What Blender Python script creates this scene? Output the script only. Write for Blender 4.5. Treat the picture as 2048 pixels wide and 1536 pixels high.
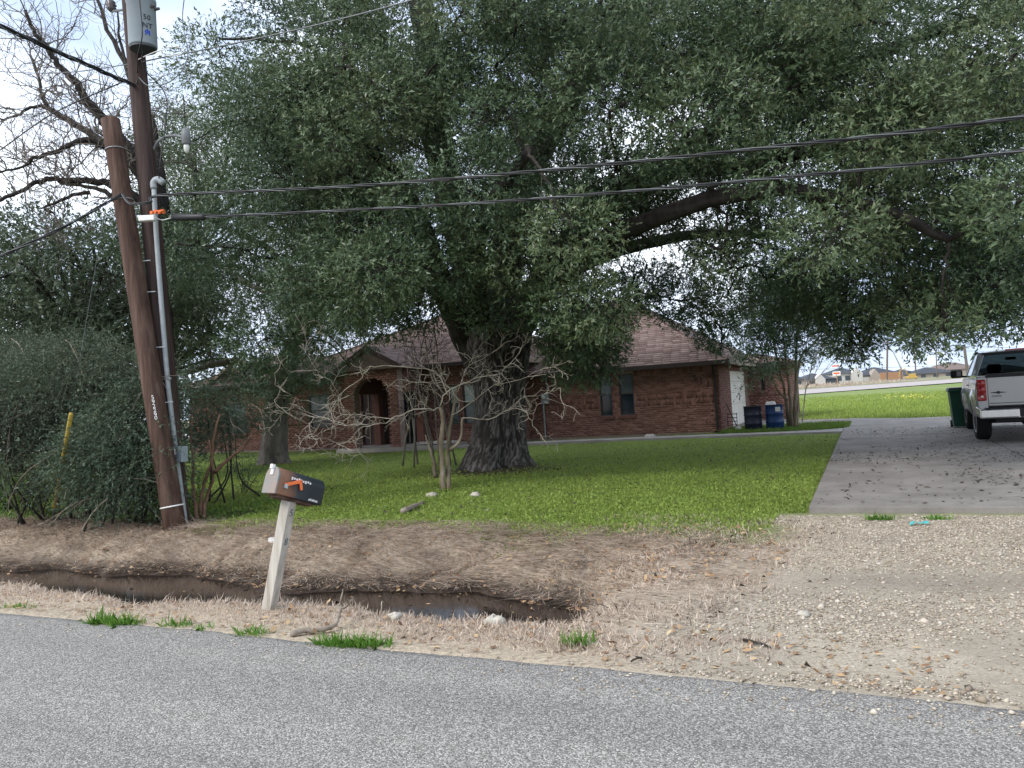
import bpy, math, random
import numpy as np
from mathutils import Vector, Matrix
random.seed(7); rng = np.random.default_rng(11)
S = bpy.context.scene
for o in list(bpy.data.objects): bpy.data.objects.remove(o)
R = math.radians

# ------------------------------------------------------------------ camera
FPX = 1538.0; CAMH = 1.6
YAW, PITCH, ROLL = R(24.7), R(1.155), R(3.55)
f0 = np.array([-math.sin(YAW), math.cos(YAW), 0]); r0 = np.array([math.cos(YAW), math.sin(YAW), 0]); zz = np.array([0, 0, 1.])
cf = f0*math.cos(PITCH)+zz*math.sin(PITCH); u0 = np.cross(r0, cf)
cr = r0*math.cos(ROLL)-u0*math.sin(ROLL); cu = u0*math.cos(ROLL)+r0*math.sin(ROLL)
CP = np.array([0, 0, CAMH])
cam = bpy.data.objects.new('camera', bpy.data.cameras.new('camera')); S.collection.objects.link(cam)
m = Matrix(((cr[0], cu[0], -cf[0], 0), (cr[1], cu[1], -cf[1], 0), (cr[2], cu[2], -cf[2], CAMH), (0, 0, 0, 1)))
cam.matrix_world = m
cam.data.sensor_width = 36; cam.data.lens = 36*FPX/2048; cam.data.clip_end = 3000; cam.data.clip_start = 0.05
S.camera = cam
def ray(px, py): return cf+cr*(px-1024)/FPX+cu*(768-py)/FPX
def G(px, py, z=0.0):
    d = ray(px, py); return CP+d*((z-CAMH)/d[2])
def PD(px, py, D): return CP+ray(px, py)*D
def AY(px, py, Y):
    d = ray(px, py); return CP+d*(Y/d[1])
def AX(px, py, X):
    d = ray(px, py); return CP+d*(X/d[0])
def proj(p):
    v = np.asarray(p)-CP; t = np.maximum(v@cf, .1); return 1024+FPX*(v@cr)/t, 768-FPX*(v@cu)/t, v@cf

# ------------------------------------------------------------------ sky, sun, exposure
SUN_DIR = Vector((-0.50, -0.80, 0.80)).normalized()
W = bpy.data.worlds.new('World'); S.world = W; W.use_nodes = True
nt = W.node_tree; nt.nodes.clear()
sky = nt.nodes.new('ShaderNodeTexSky'); sky.sky_type = 'NISHITA'; sky.sun_disc = False
sky.sun_elevation = math.asin(SUN_DIR.z); sky.sun_rotation = math.atan2(SUN_DIR.x, SUN_DIR.y)
sky.dust_density = 4.0; sky.air_density = 1.0
tc = nt.nodes.new('ShaderNodeTexCoord')
mpw = nt.nodes.new('ShaderNodeMapping'); mpw.inputs['Scale'].default_value = (1.6, 1.6, 3.2)
cl = nt.nodes.new('ShaderNodeTexNoise'); cl.inputs['Scale'].default_value = 1.3; cl.inputs['Detail'].default_value = 5; cl.inputs['Roughness'].default_value = .5
rp = nt.nodes.new('ShaderNodeValToRGB')
rp.color_ramp.elements[0].position = .40; rp.color_ramp.elements[0].color = (4.2, 5.2, 7.0, 1)
rp.color_ramp.elements[1].position = .60; rp.color_ramp.elements[1].color = (9.8, 10.4, 11.4, 1)
mx = nt.nodes.new('ShaderNodeMix'); mx.data_type = 'RGBA'; mx.inputs[0].default_value = .86
bg = nt.nodes.new('ShaderNodeBackground'); bg.inputs[1].default_value = .1
wo = nt.nodes.new('ShaderNodeOutputWorld'); L = nt.links.new
L(tc.outputs['Generated'], mpw.inputs[0]); L(mpw.outputs[0], cl.inputs[0]); L(cl.outputs[0], rp.inputs[0])
L(sky.outputs[0], mx.inputs[6]); L(rp.outputs[0], mx.inputs[7]); L(mx.outputs[2], bg.inputs[0]); L(bg.outputs[0], wo.inputs[0])
sl = bpy.data.lights.new('sun', 'SUN'); sl.energy = 1.5; sl.angle = R(18); sl.color = (1, .96, .9)
so = bpy.data.objects.new('sun', sl); S.collection.objects.link(so)
so.rotation_euler = SUN_DIR.to_track_quat('Z', 'Y').to_euler(); so.location = (0, 0, 30)
vs = S.view_settings; vs.view_transform = 'Standard'; vs.look = 'None'; vs.gamma = 1; vs.use_curve_mapping = False
vs.exposure = 0.98
S.cycles.max_bounces = 6; S.cycles.diffuse_bounces = 3; S.cycles.glossy_bounces = 3; S.cycles.transmission_bounces = 4; S.cycles.transparent_max_bounces = 6
S.cycles.caustics_reflective = False; S.cycles.caustics_refractive = False

# ------------------------------------------------------------------ materials
MATS = {}
def M(name, stops, scale=5., rough=.85, bump=0., detail=4, stretch=(1, 1, 1), attr=None, amix=.5, spec=.3, metal=0., trans=0., tex='noise', bscale=None, coat=0., nrough=.6):
    """stops: list of (pos, rgb) mapped by noise (and per-piece attribute)"""
    mt = bpy.data.materials.new(name); mt.use_nodes = True; n = mt.node_tree; n.nodes.clear(); l = n.links.new
    out = n.nodes.new('ShaderNodeOutputMaterial'); b = n.nodes.new('ShaderNodeBsdfPrincipled')
    b.inputs['Roughness'].default_value = rough; b.inputs['Specular IOR Level'].default_value = spec; b.inputs['Metallic'].default_value = metal
    b.inputs['Coat Weight'].default_value = coat
    t = n.nodes.new('ShaderNodeTexCoord'); mp = n.nodes.new('ShaderNodeMapping'); mp.inputs['Scale'].default_value = stretch
    l(t.outputs['Object'], mp.inputs[0])
    nz = n.nodes.new('ShaderNodeTexNoise'); nz.inputs['Scale'].default_value = scale; nz.inputs['Detail'].default_value = detail; nz.inputs['Roughness'].default_value = nrough
    l(mp.outputs[0], nz.inputs[0])
    r = n.nodes.new('ShaderNodeValToRGB'); e = r.color_ramp.elements
    while len(e) < len(stops): e.new(.5)
    for i, (p, c) in enumerate(stops): e[i].position = p; e[i].color = (*c, 1)
    src = nz.outputs[0]
    if attr:
        a = n.nodes.new('ShaderNodeAttribute'); a.attribute_name = attr
        mm = n.nodes.new('ShaderNodeMix'); mm.inputs[0].default_value = amix
        l(nz.outputs[0], mm.inputs[2]); l(a.outputs['Fac'], mm.inputs[3]); src = mm.outputs[0]
    l(src, r.inputs[0]); l(r.outputs[0], b.inputs['Base Color'])
    if bump:
        bp = n.nodes.new('ShaderNodeBump'); bp.inputs['Strength'].default_value = bump; bp.inputs['Distance'].default_value = .02
        if bscale:
            n2 = n.nodes.new('ShaderNodeTexNoise'); n2.inputs['Scale'].default_value = bscale; n2.inputs['Detail'].default_value = 3
            l(mp.outputs[0], n2.inputs[0]); l(n2.outputs[0], bp.inputs['Height'])
        else: l(nz.outputs[0], bp.inputs['Height'])
        l(bp.outputs[0], b.inputs['Normal'])
    if trans:
        tr = n.nodes.new('ShaderNodeBsdfTranslucent'); ms = n.nodes.new('ShaderNodeMixShader'); ms.inputs[0].default_value = trans
        hs = n.nodes.new('ShaderNodeHueSaturation'); hs.inputs['Value'].default_value = 1.3; hs.inputs['Hue'].default_value = .48
        l(r.outputs[0], hs.inputs['Color']); l(hs.outputs[0], tr.inputs[0])
        l(b.outputs[0], ms.inputs[1]); l(tr.outputs[0], ms.inputs[2]); l(ms.outputs[0], out.inputs[0])
    else: l(b.outputs[0], out.inputs[0])
    MATS[name] = mt; return mt
def flat(name, c, rough=.6, var=.25, scale=8, **k):
    d = tuple(x*(1-var) for x in c); e = tuple(min(1, x*(1+var)) for x in c)
    return M(name, [(.3, d), (.7, e)], scale=scale, rough=rough, **k)

oak_leaf = M('oak_leaf', [(.0, (.030, .060, .034)), (.35, (.062, .108, .054)), (.62, (.102, .150, .070)), (.86, (.158, .186, .086)), (.955, (.20, .175, .08)), (1, (.20, .13, .06))], scale=.7, attr='rnd', amix=.7, rough=.45, spec=.45, trans=.2)
far_leaf = M('far_leaf', [(.1, (.045, .072, .045)), (.5, (.075, .105, .062)), (.9, (.12, .14, .08))], scale=.6, attr='rnd', amix=.6, rough=.5, trans=.2)
cedar_leaf = M('cedar_leaf', [(.1, (.045, .078, .050)), (.5, (.078, .118, .075)), (.9, (.135, .165, .105))], scale=1.2, attr='rnd', amix=.55, rough=.6, trans=.2)
olive_leaf = M('olive_leaf', [(.1, (.055, .085, .055)), (.5, (.095, .130, .085)), (.9, (.165, .19, .125))], scale=1.2, attr='rnd', amix=.55, rough=.6, trans=.2)
shoot_m = M('green_shoot', [(.3, (.05, .06, .035)), (.7, (.11, .115, .07))], scale=3, rough=.8)
weed_leaf = M('weed_leaf', [(.1, (.05, .12, .02)), (.5, (.10, .19, .03)), (.9, (.22, .28, .06))], scale=1.5, attr='rnd', amix=.6, rough=.6, trans=.3)
lawn_leaf = M('lawn_leaf', [(.08, (.10, .15, .032)), (.42, (.19, .27, .052)), (.7, (.275, .35, .075)), (.9, (.37, .38, .13)), (1, (.42, .35, .20))], scale=.55, attr='rnd', amix=.5, rough=.6, trans=.3)
tuft_leaf = M('tuft_leaf', [(.1, (.06, .17, .02)), (.5, (.10, .25, .03)), (.9, (.2, .34, .07))], scale=2, attr='rnd', amix=.8, rough=.5, trans=.3)
straw = M('straw', [(.12, (.17, .127, .098)), (.42, (.47, .387, .31)), (.72, (.68, .58, .475)), (1, (.82, .75, .63))], scale=.9, attr='rnd', amix=.75, rough=.8, trans=.32)
litter_leaf = M('litter_leaf', [(.05, (.12, .07, .04)), (.35, (.26, .15, .08)), (.6, (.42, .29, .16)), (.85, (.58, .47, .29)), (1, (.72, .66, .5))], scale=3, attr='rnd', amix=.9, rough=.7)
dark_litter = M('dark_litter', [(.1, (.03, .024, .02)), (.7, (.08, .06, .045)), (1, (.2, .15, .1))], scale=3, attr='rnd', amix=.9, rough=.8)
flower = M('flower', [(.2, (.42, .42, .06)), (.8, (.58, .55, .09))], attr='rnd', rough=.6)
oak_bark = M('oak_bark', [(.2, (.020, .018, .017)), (.45, (.055, .050, .046)), (.65, (.112, .104, .097)), (.85, (.18, .17, .16))], scale=9, attr='rnd', amix=.55, stretch=(1, 1, .16), rough=.95, bump=.9, detail=6, spec=.1)
twig_bark = M('twig_bark', [(.3, (.022, .020, .018)), (.7, (.058, .052, .047))], scale=12, rough=.95, spec=.1)
grey_bark = M('grey_bark', [(.3, (.10, .088, .075)), (.7, (.22, .195, .17))], scale=7, stretch=(1, 1, .3), rough=.9, bump=.4, spec=.1)
crape_bark = M('crape_bark', [(.3, (.11, .085, .055)), (.55, (.20, .165, .115)), (.75, (.34, .30, .24))], scale=6, stretch=(1, 1, .35), rough=.8, bump=.2, spec=.2)
pale_twig = M('pale_twig', [(.3, (.24, .20, .15)), (.7, (.50, .45, .37))], scale=6, rough=.8, spec=.2)
red_bark = M('red_bark', [(.3, (.09, .05, .035)), (.7, (.26, .15, .10))], scale=8, stretch=(1, 1, .3), rough=.9, bump=.4)
dead_twig = M('dead_twig', [(.3, (.16, .125, .095)), (.7, (.34, .29, .23))], scale=8, rough=.9)
pole_wood = M('pole_wood', [(.3, (.022, .014, .012)), (.5, (.044, .028, .024)), (.72, (.080, .055, .047))], scale=14, stretch=(1, 1, .07), rough=.8, bump=.5, detail=6)
stub_wood = M('stub_wood', [(.28, (.030, .018, .013)), (.5, (.072, .041, .030)), (.75, (.14, .092, .070))], scale=14, stretch=(1, 1, .06), rough=.85, bump=.8, detail=6)
grey_wood = M('grey_wood', [(.3, (.25, .225, .19)), (.5, (.42, .39, .34)), (.72, (.58, .55, .49))], scale=16, stretch=(1, 1, .07), rough=.9, bump=.5, detail=6)
galv = flat('galvanised', (.36, .40, .41), rough=.5, metal=.3)
pvc = flat('grey_pvc', (.30, .33, .34), rough=.5, var=.12)
tank_paint = flat('tank_paint', (.27, .32, .35), rough=.4, var=.08, scale=3)
dark_paint = flat('dark_paint', (.05, .06, .065), rough=.5)
cable_black = flat('cable_black', (.022, .023, .025), rough=.5, var=.1)
cable_grey = flat('cable_grey', (.13, .14, .145), rough=.45, var=.1, metal=.3)
white_plastic = flat('white_plastic', (.72, .72, .70), rough=.45, var=.06)
orange_plastic = flat('orange_plastic', (.75, .17, .05), rough=.5, var=.12)
yellow_guard = flat('yellow_guard', (.34, .25, .04), rough=.5, var=.25)
ceramic = flat('ceramic', (.10, .09, .09), rough=.25)
glass_lamp = flat('lamp_glass', (.6, .63, .58), rough=.15, var=.05)
white_digit = flat('white_digit', (.8, .8, .78), rough=.5, var=.05)
dark_digit = flat('dark_digit', (.02, .022, .03), rough=.4)
grey_digit = flat('grey_digit', (.14, .16, .17), rough=.4)
mortar = M('mortar', [(.3, (.20, .15, .125)), (.7, (.30, .235, .20))], scale=12, rough=.95)
brick_m = M('brick', [(.05, (.13, .066, .054)), (.4, (.195, .098, .080)), (.7, (.265, .142, .115)), (1, (.34, .21, .17))], scale=9, attr='rnd', amix=.7, rough=.9, spec=.15)
shingle_m = M('shingle', [(.1, (.13, .092, .085)), (.5, (.20, .147, .135)), (.9, (.28, .215, .198))], scale=1.2, attr='rnd', amix=.6, rough=.95, spec=.1)
trim_brown = flat('trim_brown', (.052, .034, .029), rough=.6, var=.3)
trim_tan = flat('trim_tan', (.22, .17, .13), rough=.7, var=.2)
gutter_m = flat('gutter', (.028, .022, .021), rough=.5)
frame_m = flat('window_frame', (.06, .05, .048), rough=.5)
pane_dark = flat('pane_dark', (.012, .024, .034), rough=.06, var=.2, spec=.5)
pane_teal = flat('pane_teal', (.085, .108, .113), rough=.15, var=.15, scale=3, spec=.5)
pane_pale = flat('pane_pale', (.28, .34, .34), rough=.15, var=.15, scale=3, spec=.5)
door_m = flat('door_dark', (.05, .028, .03), rough=.5)
garage_m = flat('garage_white', (.62, .60, .54), rough=.6, var=.06, scale=2)
soffit_m = flat('soffit', (.13, .10, .085), rough=.8)
barrel_dark = M('barrel_dark', [(.3, (.006, .008, .018)), (.7, (.018, .022, .045))], scale=4, rough=.45)
barrel_blue = M('barrel_blue', [(.3, (.007, .025, .085)), (.7, (.013, .042, .13))], scale=4, rough=.4)
metal_dark = flat('metal_dark', (.04, .04, .042), rough=.5, metal=.5)
bin_green = flat('bin_green', (.012, .060, .038), rough=.45, var=.15, scale=3)
black_pl = flat('black_plastic', (.012, .013, .015), rough=.5)
silver = flat('silver_paint', (.30, .31, .315), rough=.28, var=.03, scale=2, metal=.55, coat=.6)
chrome = flat('chrome', (.62, .63, .64), rough=.18, var=.04, metal=.95)
tyre_m = flat('tyre', (.013, .013, .015), rough=.8)
rim_m = flat('rim', (.45, .46, .47), rough=.3, metal=.8)
red_lens = flat('red_lens', (.30, .012, .014), rough=.15, var=.2, coat=.5)
clear_lens = flat('clear_lens', (.65, .6, .58), rough=.15, coat=.5)
truck_glass = flat('truck_glass', (.018, .024, .026), rough=.04, spec=.6)
seat_m = flat('seat_cloth', (.06, .06, .065), rough=.9)
mail_black = M('mailbox_black', [(.30, (.012, .017, .022)), (.56, (.024, .032, .038)), (.66, (.15, .075, .045)), (.85, (.30, .16, .095))], scale=6, attr='rnd', amix=.62, rough=.5, spec=.4)
mail_rust = M('mailbox_rust', [(.3, (.19, .145, .12)), (.5, (.25, .205, .18)), (.7, (.17, .20, .20))], scale=5, rough=.7)
stone_m = M('stone', [(.3, (.30, .27, .22)), (.7, (.52, .49, .43))], scale=10, rough=.9, bump=.4)
pebble_m = M('pebble', [(.03, (.20, .155, .115)), (.3, (.32, .27, .205)), (.6, (.42, .365, .29)), (.85, (.51, .46, .385)), (1, (.40, .28, .20))], scale=30, attr='rnd', amix=.85, rough=.85)
log_m = M('log', [(.3, (.14, .11, .085)), (.7, (.30, .26, .21))], scale=12, stretch=(.2, 1, 1), rough=.95, bump=.5)
teal_litter = flat('teal_wrapper', (.08, .42, .42), rough=.4)
far_roof = flat('far_roof', (.055, .062, .075), rough=.8, var=.12)
far_roof2 = flat('far_roof_brown', (.17, .13, .115), rough=.8, var=.12)
far_wall = flat('far_wall', (.50, .48, .45), rough=.9, var=.06)
far_wall2 = flat('far_wall_tan', (.34, .29, .25), rough=.9, var=.08)
far_win = flat('far_window', (.06, .075, .09), rough=.3)
fence_m = flat('fence_wood', (.36, .21, .125), rough=.9, var=.15)
yellow_m = flat('machine_yellow', (.42, .29, .08), rough=.5)
far_pole = flat('far_pole', (.14, .115, .105), rough=.9)
sign_red = flat('sign_orange', (.70, .13, .04), rough=.5, var=.05)

# ------------------------------------------------------------------ mesh helpers
COL = S.collection
class MB:
    def __init__(s): s.v = []; s.f = []; s.a = []
    def add(s, vs_, fs_, a=0.5):
        o = len(s.v); s.v += [tuple(map(float, q)) for q in vs_]; s.f += [tuple(i+o for i in q) for q in fs_]; s.a += [a]*len(vs_); return s
    def box(s, c, sz, rot=None, a=.5, tp=1.0):
        c = np.asarray(c, float); h = np.asarray(sz, float)/2
        p = np.array([(x, y, z) for z in (-1, 1) for x, y in ((-1, -1), (1, -1), (1, 1), (-1, 1))], float)
        p[4:, :2] *= tp
        p = p*h
        if rot is not None: p = p@np.asarray(rot).T
        return s.add(p+c, [(3, 2, 1, 0), (4, 5, 6, 7), (0, 1, 5, 4), (1, 2, 6, 5), (2, 3, 7, 6), (3, 0, 4, 7)], a)
    def tube(s, pts, rad, n=8, cap=True, a=.5):
        P = np.asarray(pts, float); m_ = len(P)
        rad = np.full(m_, rad, float) if np.isscalar(rad) else np.asarray(rad, float)
        T = np.gradient(P, axis=0); T /= np.linalg.norm(T, axis=1)[:, None]+1e-9
        up = np.array([0, 0, 1.]) if abs(T[0][2]) < .9 else np.array([1., 0, 0])
        N = np.cross(T[0], up); N /= np.linalg.norm(N); vs_ = []
        an = np.arange(n)*2*math.pi/n
        for i in range(m_):
            N = N-T[i]*(N@T[i]); N /= np.linalg.norm(N)+1e-9; B = np.cross(T[i], N)
            vs_.append(P[i]+rad[i]*(np.cos(an)[:, None]*N+np.sin(an)[:, None]*B))
        vs_ = np.concatenate(vs_); fs_ = []
        for i in range(m_-1):
            for j in range(n):
                k = (j+1) % n; fs_.append((i*n+j, i*n+k, (i+1)*n+k, (i+1)*n+j))
        if cap: fs_ += [tuple(range(n-1, -1, -1)), tuple((m_-1)*n+j for j in range(n))]
        return s.add(vs_, fs_, a)
    def lathe(s, prof, c=(0, 0, 0), axis='z', n=24, a=.5):
        vs_ = []; fs_ = []; m_ = len(prof)
        for r_, h_ in prof:
            for j in range(n):
                t = 2*math.pi*j/n; x, y = r_*math.cos(t), r_*math.sin(t)
                p = (x, y, h_) if axis == 'z' else ((h_, x, y) if axis == 'x' else (x, h_, y))
                vs_.append((p[0]+c[0], p[1]+c[1], p[2]+c[2]))
        for i in range(m_-1):
            for j in range(n):
                k = (j+1) % n; fs_.append((i*n+j, i*n+k, (i+1)*n+k, (i+1)*n+j))
        fs_ += [tuple(range(n-1, -1, -1)), tuple((m_-1)*n+j for j in range(n))]
        return s.add(vs_, fs_, a)
    def prism(s, poly, d, a=.5):
        """poly: 3D points in a plane, extruded by vector d"""
        P = np.asarray(poly, float); n = len(P); Q = P+np.asarray(d, float)
        return s.add(np.concatenate([P, Q]), [tuple(range(n-1, -1, -1)), tuple(range(n, 2*n))]+[(i, (i+1) % n, n+(i+1) % n, n+i) for i in range(n)], a)
    def build(s, name, mat, parent=None, smooth=False, attr=False, bevel=0):
        me = bpy.data.meshes.new(name); me.from_pydata(s.v, [], s.f); me.materials.append(mat)
        if smooth: me.polygons.foreach_set('use_smooth', [True]*len(me.polygons))
        if attr: me.attributes.new('rnd', 'FLOAT', 'POINT').data.foreach_set('value', np.array(s.a, np.float32))
        o = bpy.data.objects.new(name, me); COL.objects.link(o)
        if parent: o.parent = parent; o.matrix_parent_inverse = parent.matrix_world.inverted()
        if bevel:
            b = o.modifiers.new('bevel', 'BEVEL'); b.width = bevel; b.segments = 2; b.limit_method = 'ANGLE'
        return o
def arrmesh(name, V, F, mat, parent=None, rnd=None, smooth=False, kind=None):
    """V (n,3); F (m,k) with constant k"""
    V = np.ascontiguousarray(V, np.float32); F = np.ascontiguousarray(F, np.int32); k = F.shape[1]
    me = bpy.data.meshes.new(name); me.vertices.add(len(V)); me.vertices.foreach_set('co', V.ravel())
    me.loops.add(F.size); me.loops.foreach_set('vertex_index', F.ravel())
    me.polygons.add(len(F)); me.polygons.foreach_set('loop_start', np.arange(len(F), dtype=np.int32)*k)
    if smooth: me.polygons.foreach_set('use_smooth', np.ones(len(F), bool))
    me.update(calc_edges=True); me.materials.append(mat)
    if rnd is not None: me.attributes.new('rnd', 'FLOAT', 'POINT').data.foreach_set('value', np.ascontiguousarray(rnd, np.float32))
    o = bpy.data.objects.new(name, me); COL.objects.link(o)
    if parent: o.parent = parent; o.matrix_parent_inverse = parent.matrix_world.inverted()
    if kind: o['kind'] = kind
    return o
def tag(o, label, cat, group=None):
    o['label'] = label; o['category'] = cat
    if group: o['group'] = group
    return o
def thing(name, label, cat, loc=(0, 0, 0), rotz=0, group=None):
    o = bpy.data.objects.new(name, None); COL.objects.link(o); o.location = tuple(map(float, loc)); o.rotation_euler = (0, 0, rotz)
    o.matrix_world = Matrix.Translation(o.location) @ Matrix.Rotation(rotz, 4, 'Z')
    return tag(o, label, cat, group)
def text(name, s, size, M4, mat, parent, depth=.006):
    cu_ = bpy.data.curves.new(name, 'FONT'); cu_.body = s; cu_.size = size; cu_.extrude = depth; cu_.align_x = 'CENTER'; cu_.align_y = 'CENTER'; cu_.resolution_u = 3
    t = bpy.data.objects.new(name, cu_); COL.objects.link(t)
    me = bpy.data.meshes.new_from_object(t.evaluated_get(bpy.context.evaluated_depsgraph_get())); bpy.data.objects.remove(t)
    me.transform(M4); me.materials.clear(); me.materials.append(mat)
    o = bpy.data.objects.new(name, me); COL.objects.link(o); o.parent = parent; o.matrix_parent_inverse = parent.matrix_world.inverted(); return o
def frame(o, x, y):
    """4x4 with local x axis, y axis"""
    x = Vector(x).normalized(); y = Vector(y); y = (y-x*y.dot(x)).normalized(); z = x.cross(y)
    return Matrix(((x[0], y[0], z[0], o[0]), (x[1], y[1], z[1], o[1]), (x[2], y[2], z[2], o[2]), (0, 0, 0, 1)))
def nrm(a): return a/(np.linalg.norm(a, axis=-1, keepdims=True)+1e-9)
_lat = np.random.default_rng(5).random((64, 64))
def vnoise(x, y):
    x = np.asarray(x, float); y = np.asarray(y, float)
    xi = np.floor(x).astype(int); yi = np.floor(y).astype(int); u = x-xi; v = y-yi; u = u*u*(3-2*u); v = v*v*(3-2*v)
    g = lambda a, b: _lat[a % 64, b % 64]
    return (g(xi, yi)*(1-u)+g(xi+1, yi)*u)*(1-v)+(g(xi, yi+1)*(1-u)+g(xi+1, yi+1)*u)*v
def fbm(x, y, s=1., o=4):
    r_ = 0; a_ = .5
    for i in range(o): r_ = r_+a_*vnoise(x*s+17*i, y*s+31*i); s *= 2.03; a_ *= .5
    return r_/(1-.5**o)
def sst(a, b, x): t = np.clip((x-a)/(b-a), 0, 1); return t*t*(3-2*t)

# ------------------------------------------------------------------ terrain
ROAD_Y = 4.3
def near_edge(x): return 4.98+.10*np.sin(x*1.3+.5)+.45*(fbm(x, x*0+3, 1.6, 4)-.5)
def hz(x, y):
    x = np.asarray(x, float); y = np.asarray(y, float)
    d = 1-sst(-3.1, -1.6, x+.7*(fbm(y, x, 1.5, 3)-.5))               # ditch fades out towards the driveway
    ne = near_edge(x)
    t = y-ne
    wall = sst(0, .62, t); up = sst(1.45, 3.6, t+.75*(fbm(x, y, 1.3, 3)-.5))
    dep = -.56*wall*(1-up)
    z = dep*d - .02*sst(4.3, 4.6, y)
    z = z + .05*(fbm(x, y, .8, 3)-.5)*sst(4.5, 6, y) + .10*(fbm(x+9, y, .13, 2)-.5)*sst(9, 14, y)
    z = z + .05*(fbm(x, y, 2.2, 2)-.5)*d*wall*(1-sst(3.2, 4.2, t))
    # far verge climbs a little to the distant road
    z = z + .62*sst(96, 112, y+x*-1.5*0)*0
    return z
def axis(segs):
    out = []
    for a_, b_, st in segs: out += list(np.arange(a_, b_, st))
    return np.array(out+[segs[-1][1]])
xs = axis([(-900, -200, 70), (-200, -40, 8), (-40, -16, .5), (-16, 5, .11), (5, 12, .3), (12, 60, 2), (60, 200, 10), (200, 900, 70)])
ys = axis([(-300, -20, 40), (-20, 4.2, 1.5), (4.2, 9.6, .08), (9.6, 20, .2), (20, 44, .5), (44, 140, 4), (140, 300, 12), (300, 1500, 80)])
XX, YY = np.meshgrid(xs, ys); ZZ = hz(XX, YY); ZZ[YY < 4.25] = -.03
nx, ny = len(xs), len(ys); V = np.stack([XX.ravel(), YY.ravel(), ZZ.ravel()], 1)
ii = (np.arange(ny-1)[:, None]*nx+np.arange(nx-1)[None, :]).ravel(); Fq = np.stack([ii, ii+1, ii+nx+1, ii+nx], 1)
n1 = fbm(V[:, 0], V[:, 1], .9, 4); n2 = fbm(V[:, 0]+50, V[:, 1]+9, 2.5, 4)
X_, Y_, Z_ = V.T
def lawn_edge(x): return 8.45+.25*np.sin(x*.9)+.35*sst(-3, -6, x)+.3*(fbm(x, x*0, 1.5, 3)-.5)
green = sst(-.25, .35, Y_-lawn_edge(X_)+.9*(n2-.5))*(1-sst(-1.5, -.7, X_+.5*(n1-.5))*(1-sst(9.6, 10.0, Y_)))
gravel = sst(-1.55, -.35, X_-.9*sst(9, 5, Y_)*-.35+1.3*(n1-.5))*(1-sst(9.9, 10.3, Y_))
sand = (1-sst(.25, .75, Y_-ROAD_Y+.5*(n2-.5)))*.9
mud = sst(-.24, -.40, Z_+.08*(n2-.5))
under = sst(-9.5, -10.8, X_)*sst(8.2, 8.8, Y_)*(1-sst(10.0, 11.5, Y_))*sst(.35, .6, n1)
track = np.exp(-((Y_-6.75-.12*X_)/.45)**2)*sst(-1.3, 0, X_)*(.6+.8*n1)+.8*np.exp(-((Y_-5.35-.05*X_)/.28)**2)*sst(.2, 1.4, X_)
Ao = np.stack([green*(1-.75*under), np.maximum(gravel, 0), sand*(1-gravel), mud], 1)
go = arrmesh('ground', V, Fq, mortar, smooth=True, kind='structure')
ca = go.data.attributes.new('mask', 'FLOAT_COLOR', 'POINT'); ca.data.foreach_set('color', Ao.astype(np.float32).ravel())

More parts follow.
